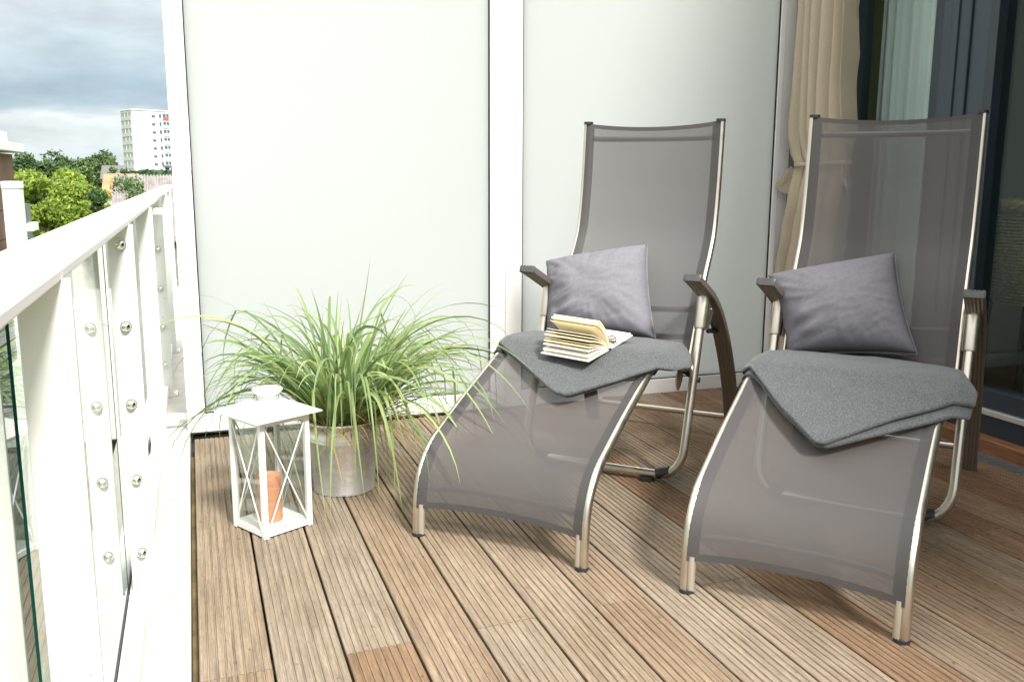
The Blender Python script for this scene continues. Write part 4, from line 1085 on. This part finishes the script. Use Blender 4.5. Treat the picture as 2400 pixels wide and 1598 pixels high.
for fl in range(11):
    z = 20.3 - fl * 2.8
    mb = MB(); tbox(mb, -0.06, -0.02, 1.2, 9.9, z + 0.76, z + 2.2); put('loggia', mb, M_recess, tw)
    mb = MB(); tbox(mb, -0.16, -0.07, 1.2, 9.9, z - 0.45, z + 0.75); put('balcony', mb, M_balc, tw)
    mb = MB()
    for b in (3.2, 6.4): tbox(mb, -0.14, -0.065, b, b + 0.35, z + 0.76, z + 2.19)
    put('partition', mb, M_tower, tw)
    for a0, a1, h in ((6.9, 8.2, 0.9), (9.6, 10.4, 1.35), (11.0, 14.4, 1.6)):
        mb = MB(); tbox(mb, a0, a1, -0.05, -0.01, z + 0.6, z + 0.6 + h); w_ = put('window', mb, M_win, tw)
        if a1 - a0 > 2:
            mb = MB()
            for q in (1.1, 2.2): tbox(mb, a0 + q, a0 + q + 0.14, -0.08, -0.055, z + 0.6, z + 0.6 + h)
            put('mullion', mb, M_tower, w_)
            mb = MB(); tbox(mb, a0 - 0.1, a1 + 0.1, -0.3, -0.09, z - 0.05, z + 0.95); put('balcony', mb, M_redp if fl == 0 else (M_tower if fl % 2 else M_balc), tw)
an = empty('entrance_pavilion', (-7.5, 330, -9)); tag(an, 'flat roofed glazed pavilion in front of the white tower', 'pavilion')
mb = MB(); mb.box(-8.0, -1.0, 330, 336, 3.3, 4.0); put('roof', mb, M_groof, an)
mb = MB(); mb.box(-7.5, -1.2, 330.6, 335.5, -9, 3.29); put('wall', mb, M_win, an)
mb = MB()
for x in (-7.7, -5.9, -3.8, -2.2): mb.box(x, x + 0.35, 330.1, 330.5, -9, 3.29)
mb.box(-7.3, -1.3, 330.2, 330.45, 0.4, 0.8)
put('mullions', mb, M_tower, an)

# neighbouring house wing on the left
nb = empty('neighbour_house', (-3.6, 10.5, -9.5)); tag(nb, 'brown clad neighbouring house wing with white flat roof edge at the left', 'house')
mb = MB()
z = 1.27
while z > -9.5:
    mb.box(-6.0, -2.10, 7.0, 14.0, max(-9.5, z - 0.345), z); z -= 0.355
put('wall', mb, M_brick, nb)
mb = MB(); mb.box(-6.2, -1.95, 6.0, 14.0, 1.29, 1.40); put('roof_edge', mb, M_tower, nb, bevel=0.01)
mb = MB(); mb.box(-5.5, -2.14, 7.0, 14.0, 1.405, 1.56); put('parapet', mb, M_tower, nb, bevel=0.01)
mb = MB(); mb.box(-1.925, -1.745, 12.0, 12.3, -9.5, 0.84); mb.box(-1.93, -1.74, 11.99, 12.31, 0.845, 0.93); put('balcony_pier', mb, M_tower, nb, bevel=0.008)
mb = MB(); mb.box(-2.6, -2.02, 11.8, 12.1, -9.5, 0.90); put('balcony_wall', mb, M_tower, nb, bevel=0.008)
mb = MB(); mb.box(-1.79, -1.735, 12.34, 12.62, -2.0, 0.66); put('balcony_glass', mb, M_win, nb)
mb = MB(); mb.box(-1.78, -1.68, 12.335, 12.75, 0.34, 0.43); put('balcony_ledge', mb, M_tower, nb)

def gable(name, label, cat, x0, x1, y0, y1, zb, ze, zr, mw, mr):
    h = empty(name, ((x0 + x1) / 2, (y0 + y1) / 2, zb)); tag(h, label, cat)
    ym = (y0 + y1) / 2
    mb = MB(); mb.prism([(y0, zb), (y1, zb), (y1, ze), (ym, zr - 0.06), (y0, ze)], 0, x0, x1); put('wall', mb, mw, h)
    mb = MB(); t_ = 0.12
    mb.prism([(y0 - .4, ze - .25), (ym, zr), (y1 + .4, ze - .25), (y1 + .4, ze - .25 + t_), (ym, zr + t_), (y0 - .4, ze - .25 + t_)], 0, x0 - .3, x1 + .3); put('roof', mb, mr, h)
    return h
gable('grey_roof_house', 'small white house with a grey gabled roof before the tower', 'house', -11.2, -8.6, 140, 148, -9, 0.6, 2.15, M_tower, M_groof)
gable('orange_roof_house', 'house with an orange tiled roof seen between the trees', 'house', -7.9, -5.1, 100, 109, -9, -0.9, 0.95, M_tower, M_tile)
# corrugated shed roof
sh = empty('slatted_shed', (-3.0, 58, -9.5)); tag(sh, 'long grey shed with a ribbed weathered roof below the orange roof', 'shed')
rows = []; xs = np.arange(-4.15, 0.4, 0.045)
for y, z in ((54.0, -2.6), (57.0, -0.8), (60.0, 0.98)): rows.append([(x, y, z + 0.035 * (1 if int((x + 20) / 0.09) % 2 else -1)) for x in xs])
mb = MB(); mb.grid(rows); o = put('roof', mb, M_corr, sh); so = o.modifiers.new('s', 'SOLIDIFY'); so.thickness = 0.05
mb = MB(); mb.box(-4.1, 0.3, 54.4, 60.0, -9.5, -2.75); put('wall', mb, M_corr, sh)

# ---- trees
LIGHTG = leaf_mat("yellow_green_leaves", (0.11, 0.19, 0.025), (0.26, 0.36, 0.05), (0.40, 0.47, 0.08), 0.45)
DARKG = leaf_mat("dark_green_leaves", (0.024, 0.058, 0.018), (0.055, 0.11, 0.032), (0.11, 0.18, 0.05), 0.28)
MIDG = leaf_mat("mid_green_leaves", (0.055, 0.105, 0.03), (0.11, 0.175, 0.055), (0.18, 0.25, 0.085), 0.3)
BLUEG = leaf_mat("far_blue_green_leaves", (0.025, 0.055, 0.03), (0.05, 0.095, 0.045), (0.085, 0.14, 0.06), 0.25)
def tree(name, label, x, y, zg, ztop, rad, nleaf, lsz, m, seed, nblob=16, squash=0.8, group='trees beyond the railing', flat=0.0, low=0.25):
    r_ = random.Random(seed)
    e = empty(name, (x, y, zg)); tag(e, label, 'tree', group)
    H = ztop - zg; cz0 = zg + H * low
    blobs = []
    for i in range(nblob):
        f = (i + 0.5) / nblob
        zc = cz0 + (ztop - cz0) * (0.12 + 0.76 * r_.random()); hf = (zc - cz0) / (ztop - cz0)
        rr = rad * math.sin(math.pi * min(0.97, 0.22 + 0.72 * hf)) ** 0.6 * 0.72
        a = r_.uniform(0, 2 * math.pi); d = rr * math.sqrt(r_.random())
        blobs.append((Vector((x + d * math.cos(a), y + d * math.sin(a), zc)), rad * r_.uniform(0.22, 0.42)))
    mb = MB()
    for i in range(nleaf):
        c, br = r_.choice(blobs)
        d = Vector((r_.gauss(0, 1), r_.gauss(0, 1), r_.gauss(0, 1))).normalized()
        k = br * (0.55 + 0.5 * r_.random()) * (1 + 0.3 * noise.noise(d * 2.5 + c))
        p = c + Vector((d.x * k, d.y * k, d.z * k * squash))
        if p.z > ztop: continue
        nn = (d + Vector((r_.gauss(0, .6), r_.gauss(0, .6), r_.gauss(0, .6) + flat))).normalized()
        t1 = nn.orthogonal().normalized(); t2 = nn.cross(t1); an_ = r_.uniform(0, 6.28); q1 = t1 * math.cos(an_) + t2 * math.sin(an_); q2 = nn.cross(q1)
        s_ = lsz * r_.uniform(0.6, 1.3)
        mb.t = min(1, max(0, r_.gauss(0.5, 0.25)))
        mb.add([p - q1 * s_, p + q2 * s_ * 0.45 - nn * s_ * .1, p + q1 * s_, p - q2 * s_ * 0.45 - nn * s_ * .1], [(0, 1, 2, 3)])
    put('crown', mb, m, e)
    mb = MB(); mb.tube([(x, y, zg), (x + 0.05 * rad, y, zg + H * 0.35), (x, y, zg + H * 0.75)], 0.1, 8, rs=[H * 0.028, H * 0.02, H * 0.006])
    for c, br in blobs[:9]:
        st = Vector((x, y, zg + H * r_.uniform(0.3, 0.6))); mb.tube([st, st.lerp(c, 0.5) + Vector((0, 0, 0.1 * rad)), c], 0.1, 6, rs=[H * 0.010, H * 0.007, H * 0.002])
    put('trunk', mb, M_bark, e, smooth=60)
    return e
tree('tree', 'large bright yellow green tree filling the view above the railing', -9.0, 70, -9.5, 2.1, 3.5, 16000, 0.15, LIGHTG, 3, 34, 0.6, flat=0.5, low=0.18)
tree('tree', 'yellow green tree right behind the largest one, lower crown', -6.9, 76, -9.5, 0.9, 2.7, 7000, 0.15, LIGHTG, 21, 20, 0.6, flat=0.5)
tree('tree', 'low dark green bushy tree beside the neighbouring white pier', -5.6, 46, -9.5, -1.4, 1.5, 6000, 0.09, MIDG, 5, 16)
tree('tree', 'dark green tree between the bright tree and the shed', -4.15, 52, -9.5, 1.22, 1.25, 11000, 0.09, DARKG, 8, 20)
tree('tree', 'loose mid green tree in front of the ribbed shed roof', -2.62, 50, -9.5, 1.35, 1.45, 5200, 0.09, MIDG, 13, 16, low=0.5)
tree('tree', 'pale scrubby tree just above the handrail by the shed', -3.15, 47, -9.5, -0.25, 1.5, 6500, 0.09, leaf_mat("pale_scrub", (0.12, 0.15, 0.05), (0.20, 0.22, 0.09), (0.28, 0.28, 0.12), 0.3), 17, 16)
tree('tree', 'slim tree poking up at the corner of the tower', -8.0, 120, -9.5, 2.2, 1.6, 1600, 0.16, MIDG, 23, 8, low=0.6)
tree('tree', 'small shrub like tree at the foot of the glazed pavilion', -1.6, 75, -9.5, 0.75, 0.9, 1500, 0.11, MIDG, 29, 7, low=0.7)
far = [(-36.5, 190, 4.4, 5, BLUEG, 'mid green far tree beside the neighbouring roof edge'), (-31, 200, 5.4, 5.5, BLUEG, 'broad dark far tree left of the round topped one'), (-27.0, 190, 5.2, 5.0, DARKG, 'far dark tree behind the bright crown'),
       (-25.5, 215, 7.0, 6.0, DARKG, 'round topped dark tree highest on the left skyline'), (-19.3, 205, 4.7, 4.5, MIDG, 'pale far tree between two dark ones'), (-18.5, 225, 7.4, 5.6, DARKG, 'tall dark tree left of the tower'),
       (-15.0, 195, 4.9, 3.6, MIDG, 'light green far tree touching the tower edge'), (-12.8, 180, 2.6, 3.6, DARKG, 'dark far tree below the tower balconies'), (-41, 180, 4.0, 5, MIDG, 'far tree partly hidden by the neighbouring house'),
       (-22.0, 160, 2.4, 4.0, MIDG, 'mid green tree low on the skyline before the dark ones'), (-17.0, 150, 2.0, 3.4, LIGHTG, 'yellowish tree beside the grey roofed house'), (-33.5, 175, 3.6, 4.5, BLUEG, 'dusky far tree between the roof edge and the broad dark tree'), (-21.5, 170, 3.6, 4.2, DARKG, 'far dark tree just left of the orange roof'), (-29.5, 150, 3.0, 4.5, MIDG, 'mid green far tree directly above the bright crown')]
for i, (x, y, zt, rd, m, lb) in enumerate(far):
    tree('tree', lb, x, y, -9.5, zt, rd, 3800, 0.42, m, 40 + i, 18, 0.85, group='trees on the far skyline', low=0.15)
# distant wood as one mass
mb = MB(); r_ = random.Random(77)
for i in range(9000):
    x = r_.uniform(-80, 20); y = r_.uniform(255, 300); zt = 2.0 + 2.4 * noise.noise(Vector((x * 0.08, 0, 3))) ; z = -8 + (zt + 8) * math.sqrt(r_.random())
    p = Vector((x, y, z)); nn = Vector((r_.gauss(0, 1), r_.gauss(-.6, 1), r_.gauss(.5, 1))).normalized(); q1 = nn.orthogonal().normalized(); q2 = nn.cross(q1); s_ = r_.uniform(0.5, 1.0)
    mb.t = r_.random(); mb.add([p - q1 * s_, p - q2 * s_ * .7, p + q1 * s_, p + q2 * s_ * .7], [(0, 1, 2, 3)])
tag(put('distant_wood', mb, BLUEG), 'hazy green wood along the horizon', 'wood', kind='stuff')
